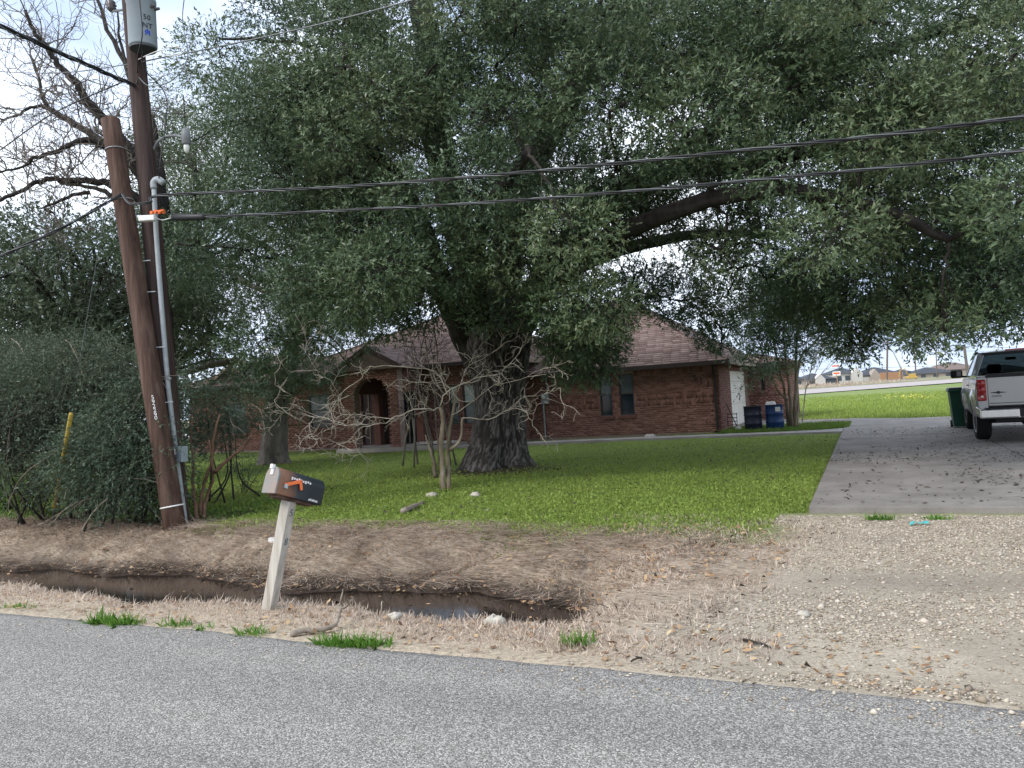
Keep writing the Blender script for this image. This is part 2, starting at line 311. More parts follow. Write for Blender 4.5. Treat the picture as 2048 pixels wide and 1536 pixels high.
go.data.attributes.new('worn', 'FLOAT', 'POINT').data.foreach_set('value', np.clip(track, 0, 1).astype(np.float32))
def ground_mat():
    mt = bpy.data.materials.new('ground'); mt.use_nodes = True; n = mt.node_tree; b = n.nodes['Principled BSDF']; l = n.links.new
    b.inputs['Roughness'].default_value = .95; b.inputs['Specular IOR Level'].default_value = .15
    t = n.nodes.new('ShaderNodeTexCoord')
    def nz(sc, det=5, rough=.65, st=None):
        q = n.nodes.new('ShaderNodeTexNoise'); q.inputs['Scale'].default_value = sc; q.inputs['Detail'].default_value = det; q.inputs['Roughness'].default_value = rough
        l(t.outputs['Object'], q.inputs[0]); return q.outputs[0]
    def ramp(src, st):
        q = n.nodes.new('ShaderNodeValToRGB'); e = q.color_ramp.elements
        while len(e) < len(st): e.new(.5)
        for i, (p, c) in enumerate(st): e[i].position = p; e[i].color = (*c, 1)
        l(src, q.inputs[0]); return q.outputs[0]
    def mix(f, a, c):
        q = n.nodes.new('ShaderNodeMix'); q.data_type = 'RGBA'
        l(f, q.inputs[0]); l(a, q.inputs[6]); l(c, q.inputs[7]); return q.outputs[2]
    a = n.nodes.new('ShaderNodeAttribute'); a.attribute_name = 'mask'; sp = n.nodes.new('ShaderNodeSeparateColor'); l(a.outputs['Color'], sp.inputs[0])
    straw_c = ramp(nz(22), [(.3, (.23, .188, .142)), (.5, (.37, .308, .238)), (.72, (.49, .42, .33))])
    green_c = ramp(nz(3.5, 8, .75), [(.3, (.075, .085, .03)), (.45, (.10, .14, .03)), (.6, (.14, .19, .04)), (.8, (.21, .22, .09))])
    far_c = ramp(nz(.12, 6, .7), [(.3, (.13, .18, .05)), (.5, (.18, .23, .07)), (.7, (.25, .27, .12))])
    grav_c = ramp(nz(55, 3), [(.3, (.25, .21, .16)), (.5, (.36, .315, .245)), (.7, (.47, .42, .34))])
    worn = ramp(nz(1.1, 4), [(.42, (.0, .0, .0)), (.58, (1, 1, 1))])
    dirt_c = ramp(nz(30, 5), [(.3, (.18, .155, .125)), (.7, (.30, .262, .21))])
    wa = n.nodes.new('ShaderNodeAttribute'); wa.attribute_name = 'worn'; wm_ = n.nodes.new('ShaderNodeMath'); wm_.operation = 'MAXIMUM'; l(wa.outputs['Fac'], wm_.inputs[0]); wsc = n.nodes.new('ShaderNodeMath'); wsc.operation = 'MULTIPLY'; wsc.inputs[1].default_value = .55; l(worn, wsc.inputs[0]); l(wsc.outputs[0], wm_.inputs[1])
    grav_c = mix(wm_.outputs[0], grav_c, dirt_c)
    sand_c = ramp(nz(18, 6, .7), [(.3, (.20, .155, .12)), (.5, (.36, .30, .225)), (.7, (.52, .455, .34))])
    mud_c = ramp(nz(14), [(.3, (.028, .021, .017)), (.7, (.075, .055, .043))])
    ps = n.nodes.new('ShaderNodeSeparateXYZ'); l(t.outputs['Object'], ps.inputs[0])
    mr = n.nodes.new('ShaderNodeMapRange'); l(ps.outputs[1], mr.inputs[0]); mr.inputs[1].default_value = 24; mr.inputs[2].default_value = 38
    green_c = mix(mr.outputs[0], green_c, far_c)
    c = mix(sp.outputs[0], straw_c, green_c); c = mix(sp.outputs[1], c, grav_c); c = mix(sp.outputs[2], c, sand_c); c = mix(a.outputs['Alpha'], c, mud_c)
    l(c, b.inputs['Base Color'])
    bp = n.nodes.new('ShaderNodeBump'); bp.inputs['Strength'].default_value = .6; bp.inputs['Distance'].default_value = .03; l(nz(28, 4), bp.inputs['Height']); l(bp.outputs[0], b.inputs['Normal'])
    return mt
go.data.materials[0] = ground_mat()

# road: worn chip seal, ragged edge
def chip_mat():
    mt = bpy.data.materials.new('chip_seal'); mt.use_nodes = True; n = mt.node_tree; b = n.nodes['Principled BSDF']; l = n.links.new
    b.inputs['Roughness'].default_value = .85; b.inputs['Specular IOR Level'].default_value = .25
    t = n.nodes.new('ShaderNodeTexCoord')
    v = n.nodes.new('ShaderNodeTexVoronoi'); v.inputs['Scale'].default_value = 135; l(t.outputs['Object'], v.inputs[0])
    sc = n.nodes.new('ShaderNodeSeparateColor'); l(v.outputs['Color'], sc.inputs[0])
    r_ = n.nodes.new('ShaderNodeValToRGB'); e = r_.color_ramp.elements
    for _ in range(3): e.new(.5)
    for i, (p, c) in enumerate([(0, (.125, .119, .111)), (.32, (.21, .20, .188)), (.6, (.295, .282, .265)), (.85, (.41, .393, .368)), (1, (.55, .53, .495))]): e[i].position = p; e[i].color = (*c, 1)
    l(sc.outputs[0], r_.inputs[0])
    r2 = n.nodes.new('ShaderNodeValToRGB'); r2.color_ramp.elements[0].position = .30; r2.color_ramp.elements[1].position = .62; r2.color_ramp.elements[1].color = (.28, .28, .29, 1)
    l(v.outputs['Distance'], r2.inputs[0])
    mm = n.nodes.new('ShaderNodeMix'); mm.data_type = 'RGBA'; mm.blend_type = 'MULTIPLY'; mm.inputs[0].default_value = 1
    inv = n.nodes.new('ShaderNodeInvert'); l(r2.outputs[0], inv.inputs[1]); l(r_.outputs[0], mm.inputs[6]); l(inv.outputs[0], mm.inputs[7])
    n2 = n.nodes.new('ShaderNodeTexNoise'); n2.inputs['Scale'].default_value = .8; n2.inputs['Detail'].default_value = 6; n2.inputs['Roughness'].default_value = .6
    mp = n.nodes.new('ShaderNodeMapping'); mp.inputs['Scale'].default_value = (.10, 1.5, 1); l(t.outputs['Object'], mp.inputs[0]); l(mp.outputs[0], n2.inputs[0])
    r3 = n.nodes.new('ShaderNodeValToRGB'); r3.color_ramp.elements[0].position = .3; r3.color_ramp.elements[0].color = (.84, .84, .85, 1); r3.color_ramp.elements[1].position = .7; r3.color_ramp.elements[1].color = (1.14, 1.13, 1.1, 1)
    l(n2.outputs[0], r3.inputs[0])
    m2 = n.nodes.new('ShaderNodeMix'); m2.data_type = 'RGBA'; m2.blend_type = 'MULTIPLY'; m2.inputs[0].default_value = 1; l(mm.outputs[2], m2.inputs[6]); l(r3.outputs[0], m2.inputs[7])
    l(m2.outputs[2], b.inputs['Base Color'])
    bp = n.nodes.new('ShaderNodeBump'); bp.invert = True; bp.inputs['Strength'].default_value = .7; bp.inputs['Distance'].default_value = .006; l(v.outputs['Distance'], bp.inputs['Height']); l(bp.outputs[0], b.inputs['Normal'])
    return mt
rx = axis([(-300, -20, 10), (-20, 8, .1), (8, 300, 10)])
re = ROAD_Y+.10*(fbm(rx, rx*0, .7, 4)-.5)+.09*(fbm(rx, rx*0+7, 4., 3)-.5)
Vr = []; Fr = []
for i, x in enumerate(rx): Vr += [(x, -4.5, .004), (x, -1, .012), (x, 2.5, .012), (x, re[i]-.12, .006), (x, re[i], -.006), (x, re[i]+.01, -.05)]
for i in range(len(rx)-1):
    for j in range(5): a_ = i*6+j; Fr.append((a_, a_+6, a_+7, a_+1))
arrmesh('road', np.array(Vr), np.array(Fr), chip_mat(), kind='structure')

# ditch water
wm = bpy.data.materials.new('ditch_water'); wm.use_nodes = True; b_ = wm.node_tree.nodes['Principled BSDF']
b_.inputs['Base Color'].default_value = (.012, .009, .007, 1); b_.inputs['Roughness'].default_value = .10; b_.inputs['Specular IOR Level'].default_value = .32
nzw = wm.node_tree.nodes.new('ShaderNodeTexNoise'); nzw.inputs['Scale'].default_value = 7; bpw = wm.node_tree.nodes.new('ShaderNodeBump'); bpw.inputs['Strength'].default_value = .08; bpw.inputs['Distance'].default_value = .02
wm.node_tree.links.new(nzw.outputs[0], bpw.inputs['Height']); wm.node_tree.links.new(bpw.outputs[0], b_.inputs['Normal'])
wb = MB(); wb.add([(-40, 5.0, -.435), (-1.9, 5.0, -.435), (-1.9, 8.0, -.435), (-40, 8.0, -.435)], [(0, 1, 2, 3)])
w_ = wb.build('ditch_water', wm); w_['kind'] = 'structure'

# concrete driveway, walk, garage apron
conc = M('concrete', [(.25, (.11, .099, .088)), (.42, (.175, .159, .143)), (.6, (.23, .211, .192)), (.8, (.29, .27, .248))], scale=1.1, rough=.9, bump=.25, detail=9, nrough=.68, bscale=40)
conc_l = M('concrete_light', [(.3, (.22, .20, .185)), (.7, (.34, .32, .30))], scale=1.5, rough=.9, bump=.2, detail=8)
def slab(name, poly, z0, z1, mat):
    P = [(x, y, z0-.2) for x, y in poly]; bm = MB(); bm.prism(P, (0, 0, z1-z0+.2)); o = bm.build(name, mat); o['kind'] = 'structure'; return o
def panels(name, xs_, ys_, mat, z):
    par = bpy.data.objects.new(name, None); COL.objects.link(par); par['kind'] = 'structure'
    for i in range(len(xs_)-1):
        for j in range(len(ys_)-1):
            bm = MB(); g_ = .006
            bm.box(((xs_[i]+xs_[i+1])/2, (ys_[j]+ys_[j+1])/2, z-.1+random.uniform(-.004, .004)), (xs_[i+1]-xs_[i]-g_*2, ys_[j+1]-ys_[j]-g_*2, .2))
            bm.build('panel', mat, par, bevel=.008)
    return par
panels('driveway', [-.75, 2.4, 5.6], [10.15, 14.9, 19.7, 24.6, 30.0], conc, .055)
slab('garage_apron', [(-4.6, 30.05), (-2.6, 30.4), (-1.2, 30.15), (-.74, 29.4), (-.70, 30.02), (5.6, 30.02), (5.6, 30.5), (1, 31.4), (-2.9, 35.4), (-4.6, 35.4)], .03, .05, conc)
slab('front_walk', [(-.76, 25.0), (-.76, 26.6), (-1.3, 26.15), (-2.2, 25.95), (-9.5, 25.75), (-14.0, 25.0), (-15.4, 24.7), (-15.4, 23.9), (-13.8, 24.1), (-9.5, 24.85), (-2.2, 25.1)], .03, .045, conc_l)

# far road and ground beyond
far = MB()
p1, p2 = np.array([-7.3, 98.5, 0]), np.array([10.07, 124.5, 0]); dv = p2-p1; nvec = np.array([-dv[1], dv[0], 0])/np.linalg.norm(dv)
q1, q2 = p1+nvec*14, p2+nvec*14; q1[2] = q2[2] = .42
far.add([p1-dv*3+[0, 0, .10], p1+dv*9+[0, 0, .10], q1+dv*9, q1-dv*3], [(0, 1, 2, 3)])
o = far.build('far_road', flat('far_concrete', (.37, .335, .315), rough=.9, var=.06, scale=.2)); o['kind'] = 'structure'
fb = MB(); e1, e2 = q1-dv*3, q1+dv*9
fb.add([(*e1[:2], .44), (*e2[:2], .44), (*(e2+nvec*300)[:2], .9), (*(e1+nvec*300)[:2], .9)], [(0, 1, 2, 3)])
o = fb.build('far_verge', M('far_verge', [(.35, (.12, .16, .05)), (.5, (.22, .20, .12)), (.65, (.33, .28, .20))], scale=.08, rough=1, detail=6)); o['kind'] = 'structure'
# ------------------------------------------------------------------ vegetation helpers
def rsph(n): return nrm(rng.normal(size=(n, 3)))
def twig_leaves(B, D, TL, k, ll, lw, upb=.5, spread=.9, jit=.35, cl=None, tri=True, nb=None):
    """B bases, D dirs, TL lengths of twigs; k leaves each -> quads"""
    N = len(B); t = (np.arange(k)+.6)/k
    P = B[:, None, :]+D[:, None, :]*(TL[:, None]*t[None, :])[:, :, None]
    ld = nrm(D[:, None, :]*.7+spread*rng.normal(size=(N, k, 3))*.6)
    nn = rng.normal(size=(N, k, 3))*(.7 if nb is None else .5); nn[..., 2] += upb
    if nb is not None: nn = nn+.95*nb[:, None, :]
    sd = nrm(np.cross(ld, nn))
    l_ = ll*(1+jit*rng.normal(size=(N, k, 1))).clip(.45, 1.7); w_2 = lw*l_/ll*.5
    mid = P+ld*l_*.5
    nv = 3 if tri else 4
    Q = (np.stack([P-sd*w_2*.35, mid+sd*w_2*1.25, P+ld*l_*1.05-sd*w_2*.2], 2) if tri else np.stack([P, mid+sd*w_2, P+ld*l_, mid-sd*w_2], 2)).reshape(-1, 3)
    F = np.arange(len(Q)).reshape(-1, nv)
    tint = .25*(rng.random((N, 1))) if cl is None else .45*cl[:, None]
    rv = np.repeat((.55*rng.random((N, k))+tint).ravel().clip(0, 1), nv)
    return Q, F, rv
def clump_twigs(c, R_, n, flatz=.7, core=.25):
    u = rsph(n); r_ = (core+(1-core)*rng.random(n)**.6)[:, None]
    B = c+u*r_*np.array([R_, R_, R_*flatz])*(.9+.16*rng.random((n, 1)))
    D = nrm(u*.8+rng.normal(size=(n, 3))*.5+np.array([0, 0, -.10]))
    return B, D, u
def crown(name, clumps, per, k, ll, lw, mat, parent, tl=(.25, .55), flatz=.7, upb=.5, stems=None, core=.25, thin=None):
    Bs, Ds, Cs, Us = [], [], [], []
    for c, R_, dens in clumps:
        n = int(per*dens*R_*R_*rng.uniform(.75, 1.3))
        B, D, u = clump_twigs(np.asarray(c), R_, n, flatz, core); Bs.append(B); Ds.append(D); Us.append(u); Cs.append(np.full(n, rng.random()))
    B = np.concatenate(Bs); D = np.concatenate(Ds)
    if thin is not None: kp = thin(B); B = B[kp]; D = D[kp]
    TL = rng.uniform(tl[0], tl[1], len(B))
    Q, F, rv = twig_leaves(B, D, TL, k, ll, lw, upb, cl=np.concatenate(Cs), nb=np.concatenate(Us))
    o = arrmesh(name, Q, F, mat, parent, rv); o['kind'] = 'stuff'
    if stems is not None:                              # the thin shoots that carry the leaves
        sel = rng.random(len(B)) < stems[1]; Bq, Dq, Tq = B[sel], D[sel], TL[sel]
        sdv = nrm(np.cross(Dq, rsph(len(Bq))))*.005; E_ = Bq+Dq*Tq[:, None]
        Bq = Bq-Dq*Tq[:, None]*.6
        Q2 = np.stack([Bq-sdv, Bq+sdv, E_], 1).reshape(-1, 3)
        s_ = arrmesh('shoots', Q2, np.arange(len(Q2)).reshape(-1, 3), stems[0], parent); s_['kind'] = 'stuff'
    return o
def smooth_path(pts, n=5, wig=0.):
    P = np.asarray(pts, float)
    if len(P) == 2: P = np.array([P[0], (P[0]+P[1])/2, P[1]])
    out = []
    Q = np.vstack([2*P[0]-P[1], P, 2*P[-1]-P[-2]])
    for i in range(1, len(Q)-2):
        for t in np.arange(n)/n:
            a_, b2, c_, d_ = Q[i-1], Q[i], Q[i+1], Q[i+2]
            out.append(.5*((2*b2)+(-a_+c_)*t+(2*a_-5*b2+4*c_-d_)*t*t+(-a_+3*b2-3*c_+d_)*t**3))
    out.append(P[-1]); out = np.array(out)
    if wig: out[1:-1] += rng.normal(size=out[1:-1].shape)*wig
    return out
def limb(mb, pts, r0_, r1_, n=8, sub=5, wig=.02):
    p = smooth_path(pts, sub, wig); t = np.linspace(0, 1, len(p)); mb.tube(p, r0_+(r1_-r0_)*t**.8, n); return p
def grow(mb, p, d, length, r_, depth, zig=.35, up=.05, n=5, kids=(3, 5), ang=.9, shrink=.55, stop=.004):
    k = 5 if depth > 0 else 4
    P = [np.array(p)]; d = d/np.linalg.norm(d)
    for i in range(k):
        d = nrm(d+rng.normal(size=3)*zig+np.array([0, 0, up])); P.append(P[-1]+d*length/k)
    P = np.array(P); mb.tube(P, np.linspace(r_, max(r_*.45, stop), len(P)), n if depth > 1 else (4 if depth else 3), cap=False)
    if depth > 0:
        for _ in range(rng.integers(*kids)):
            i = rng.integers(1, k+1); dd = nrm(nrm(P[i]-P[i-1])+rsph(1)[0]*ang)
            grow(mb, P[i], dd, length*shrink*rng.uniform(.7, 1.25), r_*.6, depth-1, zig, up, n, kids, ang, shrink, stop)
    return P

# ------------------------------------------------------------------ the big oak
OB = G(990, 935)                                    # trunk base
oak = thing('oak_tree', 'huge spreading live oak with furrowed trunk standing on the front lawn', 'tree', OB)
def trunk_mesh(prof, name, parent, seg=210, rows=150, rid=.05, nr=41, lobes=.06, mat=None):
    """prof: list of (center xyz, radius); ridged bark in the geometry"""
    C_ = smooth_path([p[0] for p in prof], 8); t0 = np.linspace(0, len(prof)-1, len(C_)); rr = np.interp(t0, range(len(prof)), [p[1] for p in prof])
    ti = np.linspace(0, len(C_)-1, rows); Cx = np.stack([np.interp(ti, range(len(C_)), C_[:, i]) for i in range(3)], 1); rr = np.interp(ti, range(len(C_)), rr)
    th = np.arange(seg)*2*math.pi/seg; H_ = Cx[:, 2]-Cx[0, 2]
    TH, HH = np.meshgrid(th, H_)
    wv = TH*nr/(2*math.pi)+2.4*(fbm(TH*2.2, HH*1.3, 1.5, 4)-.5)*2
    ridge = 1-np.abs(np.mod(wv, 1)*2-1)
    ridge = np.sqrt(ridge)*(.15+.85*sst(.38, .50, fbm(TH*nr*.34, HH*6.5, 1., 3)))
    c1 = np.cos(TH); s1 = np.sin(TH)
    lob = lobes*(np.sin(TH*3+.7)+.7*np.sin(TH*5+2.1))*(1+2.2*np.exp(-HH/.45))
    rad = rr[:, None]*(1+lob)+rid*(ridge-.5)+.05*(fbm(c1*2+5, s1*2+HH*.8, 1., 3)-.5)
    Vt = np.stack([Cx[:, 0:1]+rad*c1, Cx[:, 1:2]+rad*s1, Cx[:, 2:3]+0*rad], 2).reshape(-1, 3)
    i_ = np.arange(rows-1)[:, None]*seg; j_ = np.arange(seg)[None, :]; jn = (j_+1) % seg
    F_ = np.stack([i_+j_, i_+jn, i_+seg+jn, i_+seg+j_], 2).reshape(-1, 4)
    return arrmesh(name, Vt, F_, mat or oak_bark, parent, rnd=(.05+.9*ridge).ravel(), smooth=True)
tz = lambda px, py, D=18.4: PD(px, py, D)
b0 = OB.copy(); b0[2] = -.12
trunk_mesh([(b0, 1.0), (OB+np.array([0, 0, .18]), .79), (tz(994, 885), .66), (tz(997, 840), .60), (tz(998, 780), .60), (tz(996, 730), .70), (tz(993, 690), .80), (tz(992, 655), .80), (tz(996, 625), .62), (tz(1000, 590), .40)], 'trunk', oak)
OAK_LIMBS = [  # (px,py,depth) polylines, start and end radius
    ([(985, 775, 18.4), (945, 700, 18.35), (915, 640, 18.0), (880, 560, 17.4), (850, 470, 16.6), (800, 370, 15.8), (720, 280, 15.0), (620, 210, 14.6)], .42, .10),
    ([(965, 660, 18.4), (940, 540, 18.5), (905, 400, 18.6), (872, 260, 18.6), (862, 130, 18.6), (838, -20, 18.7), (820, -160, 18.8)], .50, .26),
    ([(905, 420, 18.6), (850, 250, 18.2), (795, 135, 17.6), (720, 60, 17.0), (640, -20, 16.5)], .27, .10),
    ([(1000, 650, 18.4), (1010, 520, 18.6), (1040, 380, 19.0), (1110, 240, 19.2), (1200, 100, 19.3), (1270, 0, 19.4), (1340, -110, 19.5)], .50, .24),
    ([(1205, 95, 19.3), (1260, 75, 19.0), (1345, 52, 18.4), (1440, 58, 17.8), (1560, 40, 17.0)], .20, .07),
    ([(1000, 770, 18.4), (1035, 670, 18.3), (1080, 560, 17.8), (1150, 468, 17.4), (1225, 403, 17.0), (1340, 345, 16.4), (1480, 330, 15.7), (1650, 300, 15.2), (1820, 300, 14.8)], .40, .10),
    ([(1225, 403, 17.0), (1330, 330, 16.0), (1480, 230, 15.2), (1660, 150, 14.6), (1880, 60, 14.2), (2060, 30, 14)], .24, .08),
    ([(1045, 640, 18.7), (1110, 560, 19.6), (1240, 500, 20.4), (1400, 470, 21.0), (1580, 470, 21.2)], .30, .08),
    ([(960, 640, 17.9), (950, 560, 16.4), (960, 470, 14.8), (1000, 380, 13.4), (1060, 300, 12.4)], .30, .08),
    ([(980, 760, 18.5), (925, 660, 18.8), (860, 560, 20.0), (770, 480, 21.4), (660, 420, 22.4)], .28, .08),
    ([(1060, 600, 17.6), (1180, 500, 15.4), (1350, 420, 13.4), (1560, 380, 12.2), (1760, 420, 11.6), (1900, 480, 11.4)], .24, .06),
    ([(1650, 300, 15.2), (1800, 200, 16), (1960, 160, 16.5), (2150, 120, 17)], .13, .05),
    ([(1480, 330, 15.7), (1620, 400, 17), (1760, 470, 17.8), (1900, 520, 18.2)], .14, .05),
]
LN = []
for pts, ra, rb in OAK_LIMBS:
    mb = MB(); p = limb(mb, [PD(*q) for q in pts], ra, rb, 14, 6, .012); LN.append(p)
    mb.a = list(.0+.35*rng.random(len(mb.v))); mb.build('limb', oak_bark, oak, smooth=True, attr=True)
LNODES = np.concatenate(LN)
BX = [-200, 330, 430, 480, 600, 660, 720, 800, 880, 900, 960, 1020, 1075, 1105, 1160, 1205, 1240, 1300, 1340, 1400, 1470, 1500, 1650, 1710, 1760, 1800, 1850, 1900, 1960, 2048, 2400]
BYY = [560, 600, 690, 760, 770, 720, 700, 665, 650, 640, 690, 655, 680, 745, 770, 740, 640, 625, 660, 690, 700, 690, 680, 715, 690, 690, 712, 700, 690, 650, 600]
def oak_bottom(px): return np.interp(px, BX, BYY)
clumps = []
cc = []
tries = 0
while len(clumps) < 185 and tries < 60000:
    tries += 1
    u = rsph(1)[0]; r_ = rng.uniform(.35, 1.0)**.6
    c = np.array([-5.6, 16.0, 4.2])+u*r_*np.array([11.5, 8.6, 8.2])
    if c[2] < 2.6 or c[1] < 10.9: continue
    px, py, D = proj(c)
    if D < 7.5 or px < 330-90*rng.random() or px > 2500: continue
    R_ = rng.uniform(.75, 1.35)
    bpx, bpy_, _ = proj(c-np.array([0, 0, R_*.75]))
    if bpy_ > oak_bottom(px)-rng.uniform(0, 30): continue
    if py < -330: continue
    if px < 700 and py > 480 and D > 19: continue
    if px < 520 and D < 15.5: continue
    if cc and np.min(np.linalg.norm(np.array(cc)-c, axis=1)) < 1.25: continue
    cc.append(c); clumps.append((c, R_, (1.0 if py > -60 else .4)*(1. if D < 18 else .6)))
for q, R_ in [((985, 628, 15.2), .62), ((1130, 690, 16.5), .62), ((1165, 725, 16.8), .55), ((1190, 670, 17), .6), ((1125, 640, 15.6), .6), ((900, 560, 15.5), .9), ((840, 610, 16.0), .8), ((770, 640, 16.5), .7),
              ((1400, 630, 17.5), .7), ((1425, 675, 17.6), .4), ((1700, 660, 14.5), .6), ((1690, 690, 14.3), .4), ((1880, 640, 11.5), .55), ((1870, 680, 11.2), .35), ((1960, 640, 11.6), .55), ((2030, 620, 12), .6), ((1620, 600, 15.5), .8), ((1790, 620, 14), .6), ((1760, 560, 13), .9), ((2000, 560, 12), .9),
              ((1125, 740, 16.2), .4), ((1150, 715, 16.4), .5), ((1185, 755, 16.7), .33), ((1100, 650, 15.8), .5), ((1210, 715, 16.8), .45), ((1110, 700, 16), .45), ((1145, 760, 16.6), .3), ((1205, 735, 16.8), .4), ((1215, 690, 16.9), .5), ((1180, 640, 16.4), .6), ((1240, 620, 16.8), .5), ((1260, 580, 17), .7), ((1350, 600, 16.5), .7), ((1430, 640, 16.5), .6), ((1440, 690, 16.4), .3), ((1690, 600, 14.4), .7), ((1730, 650, 14.4), .5), ((1720, 700, 14.2), .3), ((1640, 560, 14.8), .8), ((1820, 600, 12.5), .6), ((1840, 660, 12), .45), ((1290, 560, 18), .7), ((1010, 470, 13.5), 1.0), ((940, 380, 13), 1.1), ((1080, 560, 14.4), .6)]:
    clumps.append((PD(*q), R_, 1.15)); cc.append(PD(*q))
for gx in np.arange(560, 2120, 92):                    # outer shell facing the road
    for gy in np.arange(20, 720, 84):
        px, py = gx+rng.normal()*26, gy+rng.normal()*24; D = rng.uniform(12.6, 16.2)+1.2*max(0, (700-px)/140)
        R_ = rng.uniform(.55, .9); c = PD(px, py, D)
        if c[1] < 10.6 or rng.random() < .10 or proj(c-np.array([0, 0, R_*.6]))[1] > oak_bottom(px)-8: continue
        if 895 < px < 1095 and py > 575: continue
        clumps.append((c, R_, 1.05)); cc.append(c)
for _ in range(30):                                   # foliage hanging in front of the big limbs
    a_ = LNODES[rng.integers(len(LNODES))]; c = a_-f0*rng.uniform(.8, 3.2)+rng.normal(size=3)*.7; px, py, D = proj(c); R_ = rng.uniform(.6, 1.05)
    if px < 520 or px > 2150 or c[1] < 10.9 or py < -60 or D < 9 or proj(c-np.array([0, 0, R_*.8]))[1] > oak_bottom(px) or (880 < px < 1110 and py > 560): continue
    clumps.append((c, R_, 1.)); cc.append(c)
brm = MB(); NODES = LNODES.copy()
for c, R_, dn in sorted(clumps, key=lambda q: np.min(np.linalg.norm(LNODES-q[0], axis=1))):
    i = np.argmin(np.linalg.norm(NODES-c, axis=1)); a_ = NODES[i]; d_ = np.linalg.norm(c-a_)
    mid = (a_+c)/2+np.array([0, 0, .10*d_])+rng.normal(size=3)*.14*d_
    p = smooth_path([a_, mid, c], 5, .02*d_); brm.tube(p, np.linspace(.020+.008*d_, .012, len(p)), 5)
    NODES = np.vstack([NODES, p[3:]])
    for _ in range(5):
        e_ = c+rsph(1)[0]*R_*np.array([1, 1, .7])*.9; s_ = p[rng.integers(len(p)//2, len(p))]
        pp = smooth_path([s_, (s_+e_)/2+rng.normal(size=3)*.12, e_], 3); brm.tube(pp, np.linspace(.010, .004, len(pp)), 3, cap=False)
o = brm.build('branches', twig_bark, oak, smooth=True); o['kind'] = 'stuff'
crown('crown', clumps, 470, 9, .068, .032, oak_leaf, oak, tl=(.12, .30), stems=(twig_bark, .35), flatz=.66, core=.45)
print('oak clumps', len(clumps), tries)

# second oak by the house
B2 = G(548, 925)
oak2 = thing('oak_tree', 'smaller grey-barked oak standing in front of the arched porch', 'tree', B2)
t2 = lambda px, py, D=25.6: PD(px, py, D)
bb = B2.copy(); bb[2] = -.1
trunk_mesh([(bb, .58), (B2+np.array([0, 0, .25]), .46), (t2(550, 870), .40), (t2(552, 800), .38), (t2(570, 740), .36), (t2(600, 670), .33), (t2(630, 610), .30)], 'trunk', oak2, seg=90, rows=80, rid=.035, nr=19, mat=grey_bark)
LN2 = []
for pts, ra, rb in [([(628, 612, 25.6), (618, 560, 25.6), (636, 500, 25.7), (640, 420, 25.8), (650, 320, 26)], .24, .09),
                    ([(630, 605, 25.6), (660, 580, 25.3), (710, 555, 25), (760, 500, 24.6)], .19, .08),
                    ([(620, 640, 25.6), (590, 560, 25), (540, 500, 24.3), (495, 476, 23.6), (420, 440, 23)], .16, .06),
                    ([(565, 745, 25.6), (520, 735, 25.2), (460, 722, 24.8), (410, 735, 24.5), (360, 745, 24.2), (310, 720, 24)], .17, .06),
                    ([(600, 680, 25.6), (560, 600, 26.5), (480, 560, 27), (400, 500, 27.5)], .16, .05),
                    ([(430, 730, 24.6), (412, 690, 24.6), (404, 650, 24.6)], .06, .02)]:
    mb = MB(); LN2.append(limb(mb, [PD(*q) for q in pts], ra, rb, 10, 5, .012)); mb.build('limb', grey_bark, oak2, smooth=True)
L2 = np.concatenate(LN2); cl2 = []
c0 = t2(530, 470)
BX2 = [200, 330, 400, 470, 500, 560, 620, 660, 700, 760, 820, 870]; BY2 = [640, 690, 690, 740, 830, 850, 850, 770, 730, 690, 640, 600]
tries = 0
while len(cl2) < 125 and tries < 20000:
    tries += 1
    c = c0+rsph(1)[0]*rng.uniform(.3, 1)**.6*np.array([6.2, 5., 5.6])
    px, py, D = proj(c); R_ = rng.uniform(.7, 1.2)
    if px < 290 or px > 850 or py < -80: continue
    if proj(c-np.array([0, 0, R_*.7]))[1] > np.interp(px, BX2, BY2): continue
    if c[1] > 25 and c[2] < 4.8: continue
    if cl2 and min(np.linalg.norm(q[0]-c) for q in cl2) < .95: continue
    cl2.append((c, R_, 1.))
for q, R_ in [((540, 790, 24.4), .8), ((600, 760, 24.2), .7), ((500, 760, 24), .7), ((575, 830, 24.6), .5), ((620, 700, 24), .8), ((690, 700, 24.6), .5), ((700, 735, 24.8), .35)]: cl2.append((PD(*q), R_, 1.1))
brm = MB()
for c, R_, dn in cl2:
    a_ = L2[np.argmin(np.linalg.norm(L2-c, axis=1))]; d_ = np.linalg.norm(c-a_)
    p = smooth_path([a_, (a_+c)/2+rng.normal(size=3)*.12*d_, c], 4); brm.tube(p, np.linspace(.03+.01*d_, .014, len(p)), 5)
o = brm.build('branches', twig_bark, oak2); o['kind'] = 'stuff'
crown('crown', cl2, 190, 8, .082, .038, oak_leaf, oak2, tl=(.3, .6), stems=(twig_bark, .2))

